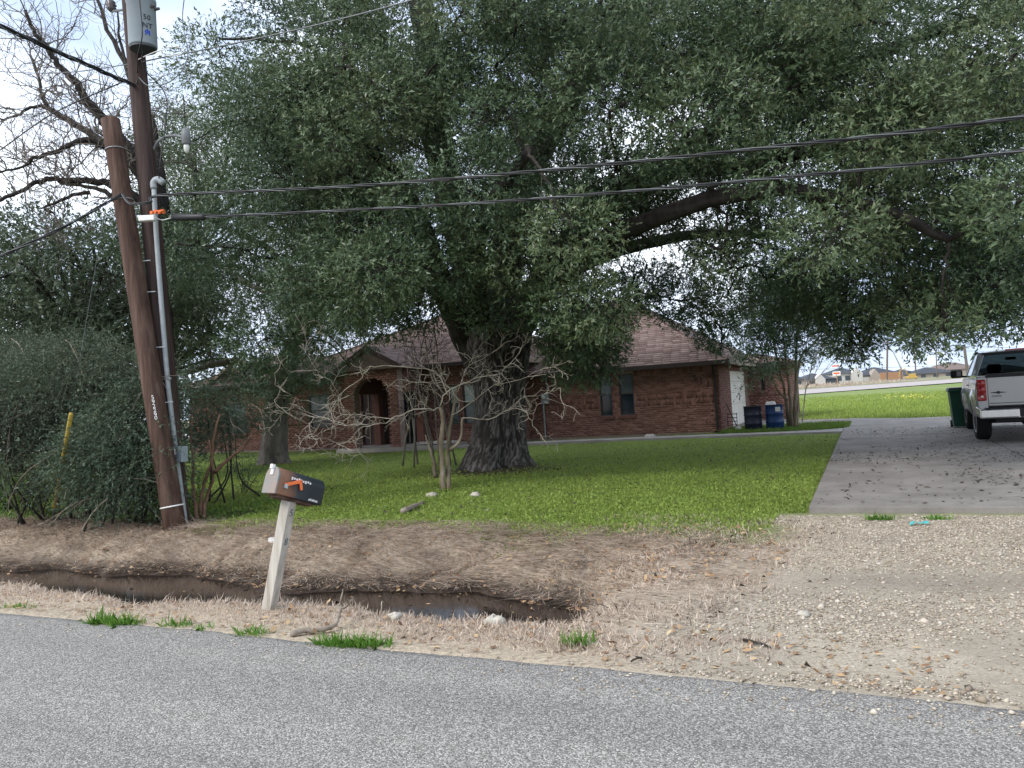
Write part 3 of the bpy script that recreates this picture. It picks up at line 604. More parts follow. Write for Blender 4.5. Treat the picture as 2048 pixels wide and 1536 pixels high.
# evergreen behind the hedge and poles, on the left
def back_tree(label, q, rad, n, bot, ztop=None, leaf=(.12, .055), per=105, mat=None, nm='evergreen_tree'):
    base = G(q[0], 900); D = q[2]; c = PD(*q); base = np.array([c[0], c[1], 0])
    t = thing(nm, label, 'tree', base)
    mb = MB(); limb(mb, [base-np.array([0, 0, .1]), base+np.array([.1, 0, c[2]*.5]), c+np.array([0, 0, .5])], .26, .1, 9); mb.build('trunk', oak_bark, t, smooth=True)
    cl_ = []; tr = 0; bm = MB()
    while len(cl_) < n and tr < 9000:
        tr += 1; p = c+rsph(1)[0]*rng.uniform(.25, 1)**.6*np.array(rad); R_ = rng.uniform(.7, 1.2)
        if p[2]-R_*.6 < bot: continue
        if cl_ and min(np.linalg.norm(z_[0]-p) for z_ in cl_) < .9: continue
        cl_.append((p, R_, 1.)); bm.tube(smooth_path([c-np.array([0, 0, rad[2]*.5]), (c+p)/2+rng.normal(size=3)*.3, p], 4), np.linspace(.07, .015, 9), 5)
    o = bm.build('branches', twig_bark, t); o['kind'] = 'stuff'
    crown('crown', cl_, per, 8, leaf[0], leaf[1], mat or far_leaf, t, tl=(.3, .65))
    return t
back_tree('dark evergreen tree behind the leaning pole and the drooping bushes', (150, 600, 21), (3.6, 3.0, 2.6), 55, 2.6)
back_tree('dark evergreen tree beyond the left end of the brick house', (20, 690, 30), (4.5, 3.5, 3.4), 45, 1.6, leaf=(.16, .07), per=60)
back_tree('broad evergreen tree between the pole and the smaller oak', (330, 640, 29), (4.4, 3.0, 4.0), 50, 1.5, leaf=(.15, .065), per=60)
# bare pecan top left
PDp = 16.5
pc = np.array([*PD(344, 800, PDp)[:2], 0])
pec = thing('bare_tree', 'leafless grey tree spreading twisted limbs behind the two poles', 'tree', pc)
mb = MB(); limb(mb, [pc-np.array([0, 0, .1]), PD(338, 700, PDp), PD(324, 560, PDp), PD(312, 440, PDp)], .13, .10, 10); mb.build('trunk', twig_bark, pec, smooth=True)
tw = MB()
for pts, ra, rb in [([(334, 450, 16.5), (290, 335, 16.3), (240, 277, 16.1), (200, 233, 16), (173, 200, 15.9), (153, 167, 15.8), (133, 147, 15.8), (110, 120, 15.7), (90, 90, 15.6), (67, 60, 15.5), (50, 20, 15.4)], .12, .025),
                    ([(320, 400, 16.6), (250, 310, 16.8), (207, 283, 17), (173, 263, 17.1), (140, 243, 17.2), (107, 223, 17.3), (93, 207, 17.3), (83, 187, 17.4), (80, 165, 17.5), (60, 110, 17.6)], .10, .02),
                    ([(100, 217, 17.3), (67, 213, 17.2), (40, 227, 17.1), (7, 240, 17), (-30, 236, 17)], .04, .015),
                    ([(330, 430, 16.5), (275, 345, 16), (187, 280, 15.6), (143, 290, 15.4), (110, 303, 15.2), (67, 317, 15), (53, 330, 15), (0, 345, 14.8)], .075, .015),
                    ([(336, 470, 16.5), (285, 405, 16.4), (227, 373, 16.2), (187, 363, 16.1), (133, 360, 16), (110, 357, 16), (77, 363, 15.9), (47, 380, 15.8), (0, 400, 15.7), (-40, 420, 15.6)], .085, .025),
                    ([(230, 393, 16.2), (190, 377, 16.5), (150, 370, 16.6), (120, 367, 16.8)], .05, .02),
                    ([(180, 385, 16.4), (140, 393, 16.3), (100, 410, 16.2), (90, 417, 16.2), (110, 430, 16.2)], .04, .012),
                    ([(330, 430, 16.6), (320, 330, 17), (300, 240, 17.5), (260, 150, 18), (215, 60, 18.3), (190, -20, 18.6)], .10, .03),
                    ([(260, 150, 18), (240, 80, 18), (235, 20, 18)], .04, .015)]:
    mb = MB(); p = limb(mb, [PD(*q) for q in pts], ra*1.15, rb*1.2, 8, 4, .015); mb.build('limb', twig_bark, pec, smooth=True)
    for j in range(4, len(p)):
        for _ in range(2 if len(pts) > 5 else 1):
            if rng.random() < .45:
                d_ = nrm(nrm(p[j]-p[j-1])*.6+rsph(1)[0]*.9+np.array([0, 0, .35])); grow(tw, p[j], d_, rng.uniform(.6, 1.5), max(.014, .22*ra*(1-j/len(p))), 2, zig=.42, up=.10, kids=(3, 5), shrink=.6, stop=.0035)
o = tw.build('twigs', grey_bark, pec); o['kind'] = 'stuff'

# bare crape myrtle on the lawn
cb = G(888, 975)
cm = thing('bare_crape_myrtle', 'leafless crape myrtle with pale zigzag branches on the lawn', 'tree', cb)
DC = 14.7
for pts, ra, rb in [([(886, 978), (885, 930), (882, 880), (886, 840), (880, 815)], .058, .035), ([(898, 978), (896, 920), (898, 870), (905, 830), (912, 780)], .046, .024), ([(872, 955), (866, 920), (857, 890), (850, 870)], .05, .012), ([(900, 900), (920, 880), (925, 836)], .034, .02)]:
    mb = MB(); limb(mb, [PD(a_, b2, DC+rng.uniform(-.12, .12)) if i else np.append(G(a_, b2)[:2], -.05) for i, (a_, b2) in enumerate(pts)] if pts[0][1] > 960 else [PD(a_, b2, DC) for a_, b2 in pts], ra, rb, 10, 5, .006); mb.build('trunk', crape_bark, cm, smooth=True)
tw = MB()
def zig_path(pts, d0, d1, r_a, r_b):
    n = len(pts); P = [PD(a_, b2, d0+(d1-d0)*i/(n-1)+rng.normal()*.06) for i, (a_, b2) in enumerate(pts)]
    mb = MB(); p = smooth_path(P, 3, .012); mb.tube(p, np.linspace(r_a, r_b, len(p))*.54, 6); mb.build('branch', pale_twig, cm, smooth=True)
    for j in range(2, len(p)):
        if rng.random() < .75:
            d_ = nrm(nrm(p[j]-p[j-1])*.7+rsph(1)[0]*.9); grow(tw, p[j], d_, rng.uniform(.2, .6), .006, 2, zig=.30, up=.03, kids=(1, 4), shrink=.6, stop=.003, n=4)
zig_path([(879, 815), (860, 819), (828, 819), (809, 829), (786, 836), (772, 846), (745, 851), (721, 856), (696, 882), (677, 885)], 14.7, 13.6, .028, .008)
zig_path([(880, 815), (884, 792), (904, 778), (926, 767), (960, 755), (1000, 745), (1030, 715), (1048, 690)], 14.7, 14.0, .026, .007)
zig_path([(900, 800), (894, 768), (860, 766), (826, 765), (806, 758), (790, 762)], 14.7, 15.2, .018, .006)
zig_path([(895, 790), (870, 745), (809, 734), (750, 733), (735, 740), (721, 755), (691, 779), (681, 792), (678, 807), (681, 829), (675, 836)], 14.8, 14.0, .024, .007)
zig_path([(925, 836), (977, 838), (1018, 818), (1048, 822), (1061, 842), (1075, 867)], 14.7, 14.1, .022, .006)
zig_path([(790, 838), (740, 832), (700, 830), (655, 838), (615, 845), (575, 826), (556, 826)], 14.0, 13.2, .015, .005)
zig_path([(745, 851), (690, 848), (640, 835), (618, 850), (630, 880), (635, 890)], 13.8, 13.0, .013, .005)
zig_path([(700, 790), (655, 810), (600, 800), (580, 790), (550, 770)], 14.2, 13.4, .013, .004)
zig_path([(681, 792), (660, 760), (640, 750), (618, 715), (612, 690)], 14.1, 13.6, .011, .004)
zig_path([(912, 790), (930, 740), (955, 720), (985, 705), (1010, 690)], 14.6, 15.2, .016, .005)
zig_path([(905, 830), (950, 800), (990, 770), (1040, 760), (1080, 740)], 14.6, 13.7, .015, .005)
zig_path([(1018, 818), (1050, 795), (1090, 790), (1120, 775)], 14.2, 13.8, .011, .004)
zig_path([(890, 790), (870, 760), (862, 720), (850, 700)], 14.8, 15.2, .014, .005)
o = tw.build('twigs', pale_twig, cm); o['kind'] = 'stuff'
# thicket of bare upright stems between the crape myrtle and the house
st = thing('bare_thicket', 'dark leafless upright stems in front of the main brown roof', 'shrub', G(850, 915))
tw = MB()
for i in range(8):
    bx = rng.uniform(800, 915); b_g = np.append(PD(bx, 910, rng.uniform(19.5, 21))[:2], 0.)
    hh = rng.uniform(3.2, 5.2); P = [b_g]
    d_ = nrm(np.array([rng.normal()*.13, rng.normal()*.13, 1]))
    for k in range(6): d_ = nrm(d_+rng.normal(size=3)*.07); P.append(P[-1]+d_*hh/6)
    mb = MB(); mb.tube(np.array(P), np.linspace(.026, .008, 7), 6); mb.build('stem', grey_bark, st, smooth=True)
    for k in range(2, 7):
        for _ in range(3): grow(tw, P[k], nrm(rsph(1)[0]+np.array([0, 0, .7])), rng.uniform(.4, 1.0), .009, 1, zig=.25, kids=(2, 4), stop=.004, n=4)
o = tw.build('twigs', twig_bark, st); o['kind'] = 'stuff'

# leafy young tree by the barrels
yb = G(1588, 858)
yt = thing('young_tree', 'slender multi-stemmed leafy tree beside the blue barrel', 'tree', yb)
tops = []
for i, pts in enumerate([[(1578, 858), (1572, 800), (1560, 740), (1548, 690), (1540, 640)], [(1584, 858), (1580, 790), (1572, 720), (1568, 660), (1580, 600)], [(1594, 858), (1592, 780), (1592, 700), (1598, 650), (1620, 600)], [(1590, 858), (1590, 800), (1600, 720), (1625, 690), (1650, 660)], [(1574, 800), (1555, 780), (1540, 740), (1530, 700)]]):
    P = [PD(a_, b2, 26.2+.25*rng.normal()*(j > 0)) for j, (a_, b2) in enumerate(pts)]
    if i < 4: P[0][2] = -.05
    mb = MB(); p = limb(mb, P, .07 if i < 4 else .04, .02, 8, 4, .008); mb.build('stem', crape_bark, yt, smooth=True); tops.append(p[-1])
cy = []
for q, R_ in [((1500, 640, 25.6), .8), ((1540, 610, 25.8), .95), ((1590, 600, 26), 1.0), ((1630, 630, 26.2), .8), ((1560, 560, 26), 1.0), ((1610, 550, 25.5), 1.0), ((1500, 580, 26), .9), ((1490, 690, 25.4), .55), ((1530, 680, 25.6), .6), ((1600, 670, 26), .6), ((1640, 670, 26), .5), ((1520, 745, 25.6), .42), ((1545, 745, 25.8), .35), ((1495, 765, 25.4), .2), ((1480, 780, 25.3), .15), ((1560, 650, 26.4), .7), ((1660, 600, 26), .8), ((1520, 640, 25.4), .7), ((1575, 640, 25.2), .7), ((1610, 610, 25.2), .7), ((1550, 690, 25.4), .45), ((1580, 700, 25.6), .4), ((1490, 700, 24.8), .4), ((1530, 725, 24.8), .35), ((1565, 720, 25), .35), ((1640, 700, 25.4), .4), ((1610, 715, 25.2), .35)]: cy.append((PD(*q), R_, 1.2))
bm = MB()
for c, R_, d_ in cy:
    a_ = tops[rng.integers(len(tops))]; bm.tube(smooth_path([a_, (a_+c)/2+rng.normal(size=3)*.15, c], 4), np.linspace(.022, .008, 9), 4)
o = bm.build('branches', twig_bark, yt); o['kind'] = 'stuff'
crown('crown', cy, 270, 8, .095, .042, oak_leaf, yt, tl=(.25, .5), stems=(twig_bark, .3))
# small bare tree behind it
sb = thing('bare_sapling', 'thin leafless sapling beside the far end of the driveway', 'tree', G(1600, 845))
mb = MB(); base = G(1604, 846); P = [base, base+np.array([.2, 0, 1.2]), base+np.array([.5, 0, 2.2])]; mb.tube(np.array(P), [.03, .022, .015], 6); mb.build('trunk', grey_bark, sb)
tw = MB()
for k in range(9): grow(tw, P[1]+(P[2]-P[1])*rng.random(), nrm(np.array([.6, 0, 1.])+rsph(1)[0]*.7), rng.uniform(.8, 1.8), .012, 2, zig=.2, kids=(2, 4), stop=.004, n=4)
o = tw.build('twigs', dead_twig, sb); o['kind'] = 'stuff'

# drooping bushes at the left
def bush(label, items, mat, leaf, per, k, bare, cat='bush', nm='drooping_bush', dro=.9, tl=(.35, .8), stemb=twig_bark):
    c0_ = np.mean([PD(*q[0]) for q in items], 0); base = np.array([c0_[0], c0_[1], 0])
    t = thing(nm, label, cat, base); Bs = []; Ds = []
    sm = MB()
    for q, R_ in items:
        c = PD(*q); n = int(per*R_*R_); u = rsph(n); r_ = (.2+.8*rng.random(n)**.6)[:, None]
        B = c+u*r_*np.array([R_, R_, R_*.8])
        hd = u*np.array([1, 1, 0]); D = nrm(hd*.8+rng.normal(size=(n, 3))*.45+np.array([0, 0, -dro])*rng.random((n, 1))+np.array([-.25, 0, .1])); Bs.append(B); Ds.append(D)
        for _ in range(1):
            e_ = c+rsph(1)[0]*R_*.6; sm.tube(smooth_path([base*.35+np.array([c[0], c[1], 0])*.65+rng.normal(size=3)*np.array([.2, .2, 0]), (base*.2+c*.6+e_*.2)*[1, 1, .55]+rng.normal(size=3)*.1, e_], 5), np.linspace(.022, .006, 11), 5)
    B = np.concatenate(Bs); D = np.concatenate(Ds); kp = B[:, 2] > .12; B, D = B[kp], D[kp]; TL = rng.uniform(*tl, len(B))
    Q, F, rv = twig_leaves(B, D, TL, k, leaf[0], leaf[1], .4, .75)
    o = arrmesh('foliage', Q, F, mat, t, rv); o['kind'] = 'stuff'
    sdv = nrm(np.cross(D, rsph(len(B))))*.004; Q2 = np.stack([B-sdv, B+sdv, B+D*TL[:, None]*1.1], 1).reshape(-1, 3)
    o = arrmesh('shoots', Q2, np.arange(len(Q2)).reshape(-1, 3), shoot_m, t); o['kind'] = 'stuff'
    o = sm.build('stems', stemb, t, smooth=True); o['kind'] = 'stuff'
    if bare:
        tw_ = MB()
        for _ in range(bare):
            q, R_ = items[rng.integers(len(items))]; c = PD(*q)+rsph(1)[0]*R_*.9; c[2] = max(c[2], .5)
            d_ = nrm(np.array([rng.normal()*.8, -abs(rng.normal())*.6, rng.normal()*.4-.2])); P = [c]
            for _k in range(7): d_ = nrm(d_+rng.normal(size=3)*.16+np.array([0, 0, -.16])); P.append(P[-1]+d_*.17)
            P = np.array(P); P[:, 2] = np.maximum(P[:, 2], .06); tw_.tube(P, np.linspace(.008, .003, 8), 4, cap=False)
            for _k in range(2): grow(tw_, P[rng.integers(2, 7)], nrm(d_+rsph(1)[0]*.8), .35, .005, 1, zig=.3, up=-.1, kids=(1, 3), stop=.002, n=3)
        o = tw_.build('dead_twigs', dead_twig, t); o['kind'] = 'stuff'
    return t
bush('wispy drooping olive bush arching over the yellow guy guard', [((60, 800, 13.2), .9), ((130, 760, 13), .9), ((10, 870, 13), .8), ((190, 790, 13.3), .8), ((-40, 800, 13), .9), ((60, 720, 14), .8), ((170, 720, 14), .8), ((30, 920, 12.7), .5), ((250, 740, 13.6), .7), ((130, 850, 13.6), .6), ((90, 960, 13.6), .4)], olive_leaf, (.048, .019), 1250, 12, 26, dro=1.0)
bush('dense dark green bush crowding the foot of the leaning pole', [((230, 870, 12.2), .75), ((280, 900, 12.1), .7), ((180, 920, 12.2), .6), ((280, 820, 12.5), .7), ((240, 960, 12.0), .55), ((300, 970, 12.1), .45), ((190, 980, 12.2), .35), ((310, 780, 12.8), .5)], cedar_leaf, (.048, .024), 1250, 12, 14, dro=.8, tl=(.25, .6), nm='dark_bush')
bush('airy dark green bush on bent stems right of the conduit', [((400, 830, 14.3), .65), ((450, 840, 14.5), .55), ((380, 780, 14.6), .55), ((470, 790, 15), .5), ((420, 880, 14.3), .45), ((490, 840, 15), .35), ((350, 870, 13.5), .4)], cedar_leaf, (.042, .02), 750, 11, 5, dro=.7, tl=(.2, .5), nm='airy_bush')
def yaupon(label, x, y, h_, n, spread, mat, ll=.05, cat='plant'):
    b_g = G(x, y); t = thing('small_plant', label, cat, b_g); sm = MB(); B = []; D = []
    for _ in range(n):
        P = [b_g+rng.normal(size=3)*np.array([.05, .05, 0])]; d_ = nrm(np.array([rng.normal()*spread, rng.normal()*spread, 1]))
        for k in range(5): d_ = nrm(d_+rng.normal(size=3)*.1); P.append(P[-1]+d_*h_/5*rng.uniform(.8, 1.1))
        P = np.array(P); sm.tube(P, np.linspace(.008, .003, 6), 4)
        for k in range(1, 6):
            for _j in range(5): B.append(P[k]+rng.normal(size=3)*.03); D.append(rsph(1)[0])
    sm.build('stems', twig_bark, t); B = np.array(B); D = np.array(D)
    Q, F, rv = twig_leaves(B, D, np.full(len(B), .1), 4, ll, ll*.45); o = arrmesh('foliage', Q, F, mat, t, rv); o['kind'] = 'stuff'
yaupon('young yaupon sprout with upright leafy stems on the lawn', 490, 985, .75, 6, .3, cedar_leaf)
yaupon('leafy sprout at the foot of the conduit', 386, 1010, .8, 7, .35, weed_leaf)
yaupon('low yellowish green weed clump beside the yellow guy guard', 60, 1030, .65, 22, .55, weed_leaf, .07)
yaupon('yellowish green weeds under the drooping bush', 10, 1022, .7, 22, .6, weed_leaf, .07)
yaupon('light green weeds growing behind the yellow guy guard', 150, 1012, .6, 20, .6, weed_leaf, .07)
yaupon('bright weed patch between the guy guard and the dark bush', 205, 1025, .5, 18, .7, weed_leaf, .065)
# bent saplings with reddish bark right of the pole
tr_ = thing('bent_sapling', 'bent reddish-barked double stem sapling right of the utility pole', 'tree', G(410, 1030))
for pts in [[(402, 1032), (404, 990), (415, 950), (424, 920), (428, 870), (440, 830)], [(408, 1034), (412, 1000), (425, 960), (424, 925), (418, 880)], [(395, 1036), (388, 980), (384, 900), (380, 830)], [(428, 945), (460, 915), (490, 890), (505, 870)]]:
    P = [np.append(G(*pts[0])[:2], -.03) if i == 0 and pts[0][1] > 1000 else PD(a_, b2, 12.9) for i, (a_, b2) in enumerate(pts)]
    mb = MB(); limb(mb, P, .035, .015, 7, 4, .008); mb.build('stem', red_bark, tr_, smooth=True)
# ------------------------------------------------------------------ the brick house
HS = thing('brick_house', 'low red brick house with brown hip roof behind the oaks', 'house', (-12, 27.5, 0))
def wallmesh(name, O, U, N, Lw, zb, zt, openings, thick=.25, mat=mortar, ztop=None):
    """solid wall with real holes; U along, N outward"""
    O, U, N = (np.asarray(q, float) for q in (O, U, N)); mb = MB()
    us = sorted({0, Lw, *[o_[0] for o_ in openings], *[o_[1] for o_ in openings]}); zs = sorted({zb, zt, *[o_[2] for o_ in openings], *[o_[3] for o_ in openings]})
    Rm = np.stack([U, -N, np.array([0, 0, 1.])], 1)
    for i in range(len(us)-1):
        for j in range(len(zs)-1):
            cu_, cz = (us[i]+us[i+1])/2, (zs[j]+zs[j+1])/2
            if any(o_[0] < cu_ < o_[1] and o_[2] < cz < o_[3] for o_ in openings): continue
            mb.box(O+U*cu_-N*thick/2+np.array([0, 0, cz]), (us[i+1]-us[i], thick, zs[j+1]-zs[j]), Rm)
    return mb.build(name, mat, HS)
BRV = []
def brick_mesh(k):
    if len(BRV) <= k:
        mb = MB(); mb.add([(-.5, 0, -.5), (.5, 0, -.5), (.5, 0, .5), (-.5, 0, .5), (-.5, -1, -.5), (.5, -1, -.5), (.5, -1, .5), (-.5, -1, .5)], [(4, 5, 6, 7), (0, 1, 5, 4), (1, 2, 6, 5), (2, 3, 7, 6), (3, 0, 4, 7)], (k+.5)/7)
        me = bpy.data.meshes.new('brick'); me.from_pydata(mb.v, [], mb.f); me.materials.append(brick_m)
        me.attributes.new('rnd', 'FLOAT', 'POINT').data.foreach_set('value', np.array(mb.a, np.float32)); BRV.append(me)
    return BRV[k]
for k in range(7): brick_mesh(k)
NSEP = 0
def bricks(wall, O, U, N, Lw, zb, zt, openings=(), soldiers=(), sep=0, inside=None):
    """running bond with soldier bands (list of z starts)"""
    global NSEP
    O, U, N = (np.asarray(q, float) for q in (O, U, N)); V = []; F = []; Rv = []; Up = np.array([0, 0, 1.])
    z = zb; row = 0; cand = []
    while z < zt-.02:
        sold = any(abs(z-s_) < .04 for s_ in soldiers)
        bh, bl = (.20, .068) if sold else (.066, .20); g_ = .011
        u = -(bl+g_)*.5*(row % 2) if not sold else 0
        while u < Lw:
            a_, b2, c_, d_ = max(u, 0.), min(u+bl, Lw), z, min(z+bh, zt)
            u += bl+g_
            ok = b2-a_ > .02
            for o_ in openings:
                if a_ < o_[1] and b2 > o_[0] and c_ < o_[3]-.01 and d_ > o_[2]+.01:
                    if a_ < o_[0] and o_[0]-a_ > .04: b2 = o_[0]
                    elif b2 > o_[1] and b2-o_[1] > .04: a_ = o_[1]
                    else: ok = False
            if inside and not inside((a_+b2)/2, (c_+d_)/2): ok = False
            if ok: cand.append((a_, b2, c_, d_, .010+.006*rng.random(), rng.random()*.75+(.0 if sold else .12)*1))
        z += bh+g_; row += 1
    idx = set(rng.permutation(len(cand))[:0]) if not sep else set(int(q) for q in rng.permutation(len(cand))[:sep])
    for i, (a_, b2, c_, d_, pr, rv) in enumerate(cand):
        ctr = O+U*(a_+b2)/2+Up*(c_+d_)/2
        if i in idx:
            o = bpy.data.objects.new('brick', BRV[int(rv*6.99)]); COL.objects.link(o); o.parent = wall
            mw = Matrix(((U[0]*(b2-a_), -N[0]*pr, 0, ctr[0]), (U[1]*(b2-a_), -N[1]*pr, 0, ctr[1]), (0, 0, d_-c_, ctr[2]), (0, 0, 0, 1)))
            o.matrix_parent_inverse = Matrix()
            o.matrix_basis = mw
            continue
        p = [O+U*x_+Up*y_ for x_, y_ in ((a_, c_), (b2, c_), (b2, d_), (a_, d_))]; q = [k+N*pr for k in p]
        n0 = len(V); V += p+q; F += [(n0+x_[0], n0+x_[1], n0+x_[2], n0+x_[3]) for x_ in ((4, 5, 6, 7), (0, 1, 5, 4), (1, 2, 6, 5), (2, 3, 7, 6), (3, 0, 4, 7))]; Rv += [rv]*8
    o = arrmesh('brick_courses', np.array(V), np.array(F), brick_m, wall, np.array(Rv)); o['kind'] = 'stuff'
    return o
def window(O, U, N, u0_, u1_, z0, z1, up=pane_teal, lo=pane_dark):
    O, U, N = (np.asarray(q, float) for q in (O, U, N)); Rm = np.stack([U, -N, np.array([0, 0, 1.])], 1); Up = np.array([0, 0, 1.])
    mb = MB(); w = u1_-u0_; c = O+U*(u0_+u1_)/2-N*.07; zm = (z0+z1)/2+.04; t = .045
    for du in (0, 1): mb.box(O+U*(u0_+t/2 if du == 0 else u1_-t/2)-N*.06+Up*(z0+z1)/2, (t, .07, z1-z0), Rm)
    for zc in (z0+t/2, z1-t/2, zm): mb.box(c+Up*zc+N*.01, (w-2*t, .07, t), Rm)
    wd = mb.build('window', frame_m, HS)
    for za, zb_, mt, off in ((zm, z1, up, 0), (z0, zm, lo, -.015)):
        q = MB(); q.box(c+Up*(za+zb_)/2+N*(off-.01), (w-2*t+.01, .012, zb_-za-t), Rm); pn = q.build('pane', mt, wd)
    q = MB(); q.box(O+U*(u0_+u1_)/2+N*.02+Up*(z0-.05), (w+.12, .14, .09), Rm); sl_ = q.build('sill', brick_m, wd)
# garage wing, front
Xf = np.array([1., 0, 0]); Yn = np.array([0, -1., 0])
GY = 27.5; GX0, GX1 = -12.0, -4.7
w1 = [AY(1196.7, 751, GY)[0]-GX0, AY(1226.8, 833, GY)[0]-GX0, .76, 2.28]; w2 = [AY(1236, 747, GY)[0]-GX0, AY(1270.5, 830, GY)[0]-GX0, .76, 2.28]
wl = wallmesh('wall', (GX0, GY, 0), Xf, Yn, GX1-GX0, -.1, 2.5, [w1, w2])
bricks(wl, (GX0, GY, 0), Xf, Yn, GX1-GX0, .05, 2.42, [w1, w2], soldiers=(.05+.077*13, .05+.077*13+.211+.077*0, .05+.077*13+.211*2+.077*9), sep=290)
window((GX0, GY, 0), Xf, Yn, *w1); window((GX0, GY, 0), Xf, Yn, *w2)
for s_, q in zip('5118', [(1390, 757), (1402, 763), (1416, 766), (1429, 770)]):
    p = AY(*q, GY-.035); text('house_number', s_, .30, frame(p, (1, 0, 0), (0, 0, 1)), dark_digit, HS, .008)
# garage side wall with door
Yf = np.array([0, 1., 0]); Xn = np.array([1., 0, 0]); gd = [30.05-GY, 34.3-GY, 0.02, 2.2]
wl = wallmesh('wall', (GX1, GY, 0), Yf, Xn, 7.6, -.1, 2.5, [gd])
bricks(wl, (GX1, GY, 0), Yf, Xn, 7.6, .05, 2.42, [gd], soldiers=(2.22,))
gdo = MB(); gdo.box((GX1-.10, GY+(gd[0]+gd[1])/2, 1.1), (.02, gd[1]-gd[0], 2.18)); gdo = gdo.build('garage_door', garage_m, HS)
for k in range(5):
    for j in range(4):
        mb = MB(); mb.box((GX1-.075, GY+gd[0]+.05+(j+.5)*1.04, .24+.432*k), (.03, 1.0, .40)); pn = mb.build('panel', garage_m, gdo, bevel=.012)
mb = MB(); mb.lathe([(.02, 0), (.05, .04), (.055, .12), (.03, .16)], (GX1+.06, 29.7, 2.25), n=12); mb.build('wall_lamp', white_plastic, HS, smooth=True)
# projecting wing behind the barrels
PY = 35.0; wn = [AY(1521, 760, PY)[0]+4.75, AY(1530, 780, PY)[0]+4.75, 1.30, 2.2]
wl = wallmesh('wall', (-4.75, PY, 0), Xf, Yn, 1.75, -.1, 2.5, [wn]); bricks(wl, (-4.75, PY, 0), Xf, Yn, 1.75, .05, 2.42, [wn], soldiers=(.05+.077*13,))
window((-4.75, PY, 0), Xf, Yn, *wn, pane_dark, pane_dark)
wl = wallmesh('wall', (-3.0, PY, 0), Yf, Xn, 4, -.1, 2.5, []); bricks(wl, (-3.0, PY, 0), Yf, Xn, 4, .05, 2.42)
# main front wall
MY = 25.9; MX0, MX1 = -22.6, -11.98
mw1 = [AY(924, 768, MY)[0]-MX0, AY(952, 768, MY)[0]-MX0, .78, 2.3]; mw0 = [AY(896, 768, MY)[0]-MX0, AY(915, 768, MY)[0]-MX0, .78, 2.3]
dr = [AY(806, 800, MY)[0]-MX0, AY(838, 800, MY)[0]-MX0, .12, 2.35]; dr2 = [AY(722, 800, MY)[0]-MX0, AY(775, 800, MY)[0]-MX0, .12, 2.3]
mw4 = [1.2, 2.3, .9, 2.3]
wl = wallmesh('wall', (MX0, MY, 0), Xf, Yn, MX1-MX0, -.1, 3.1, [mw1, mw0, dr, dr2, mw4])
bricks(wl, (MX0, MY, 0), Xf, Yn, MX1-MX0, .05, 3.05, [mw1, mw0, dr, dr2, mw4], soldiers=(.05+.077*13,))
window((MX0, MY, 0), Xf, Yn, *mw1, pane_pale, pane_teal); window((MX0, MY, 0), Xf, Yn, *mw0, pane_pale, pane_teal); window((MX0, MY, 0), Xf, Yn, *mw4)
for d_ in (dr, dr2):
    mb = MB(); mb.box((MX0+(d_[0]+d_[1])/2, MY+.1, 1.2), (d_[1]-d_[0], .05, 2.2)); dd = mb.build('door', pane_dark if d_ is dr else door_m, HS)
    for k in (.25, .75):
        q = MB(); q.box((MX0+d_[0]+(d_[1]-d_[0])*k, MY+.07, 1.2), (.06, .05, 2.1)); x_ = q.build('frame', trim_tan, dd)
wl = wallmesh('wall', (MX1, MY, 0), Yf, Xn, GY-MY, -.1, 3.1, []); bricks(wl, (MX1, MY, 0), Yf, Xn, GY-MY, .05, 3.05)
# left wing
LX0, LX1, LY = -29, -22.62, 26.6
lw_ = [2.2, 3.4, .8, 2.2]
wl = wallmesh('wall', (LX0, LY, 0), Xf, Yn, LX1-LX0, -.1, 3.0, [lw_]); bricks(wl, (LX0, LY, 0), Xf, Yn, LX1-LX0, .05, 2.95, [lw_], soldiers=(.05+.077*13,))
window((LX0, LY, 0), Xf, Yn, *lw_)
# remaining shell so the house is closed
mb = MB()
for c, s_ in [((-17, 39.9, 1.4), (24.5, .2, 2.8)), ((-28.95, 33.3, 1.4), (.2, 13, 2.8)), ((-3.8, 39, 1.2), (1.7, .2, 2.4))]: mb.box(c, s_)
mb.build('rear_wall', mortar, HS)
# porch with arch
PX0, PX1, PYY = AY(690, 768, 23.8)[0], AY(797, 800, 23.8)[0], 23.8
pw = PX1-PX0; ac = pw/2; ar = .82; sp_ = 2.05
def arch_ok(u, z): return abs(u-ac) > ar or z > sp_+math.sqrt(max(ar*ar-(u-ac)**2, 0))*.82
def gab(u): return 3.86-abs(u-ac)*.52
mb = MB(); nn_ = 44
for i in range(nn_):
    u = (i+.5)*pw/nn_; zb = -.1 if abs(u-ac) > ar else sp_+math.sqrt(ar*ar-(u-ac)**2)*.82
    zt = gab(u)-.1; mb.box((PX0+u, PYY+.17, (zb+zt)/2), (pw/nn_, .34, zt-zb))
wl = mb.build('porch_arch', mortar, HS)
bricks(wl, (PX0, PYY, 0), Xf, Yn, pw, .0, 3.8, inside=lambda u, z: arch_ok(u, z) and z < gab(u)-.14)
for c_, s_ in (((PX1-.18, 24.85, 2.6), (.32, 1.75, .9)), ((PX0+.18, 24.85, 2.6), (.32, 1.75, .9)), ((PX0+.18, 25.6, 1.07), (.30, .3, 2.14)), ((PX1-.18, 25.6, 1.07), (.30, .3, 2.14))):
    mb = MB(); mb.box(c_, s_); mb.build('porch_beam' if s_[1] > 1 else 'porch_pier', brick_m, HS)
mb = MB(); mb.box(((PX0+PX1)/2+.6, 24.75, .04), (pw+2.2, 2.1, .16)); mb.build('porch_floor', conc_l, HS)
mb = MB(); mb.box(((PX0+PX1)/2+2.2, 24.6, .2), (1.6, .5, .07), None); mb.build('bench_plank', grey_wood, HS)
mb = MB()
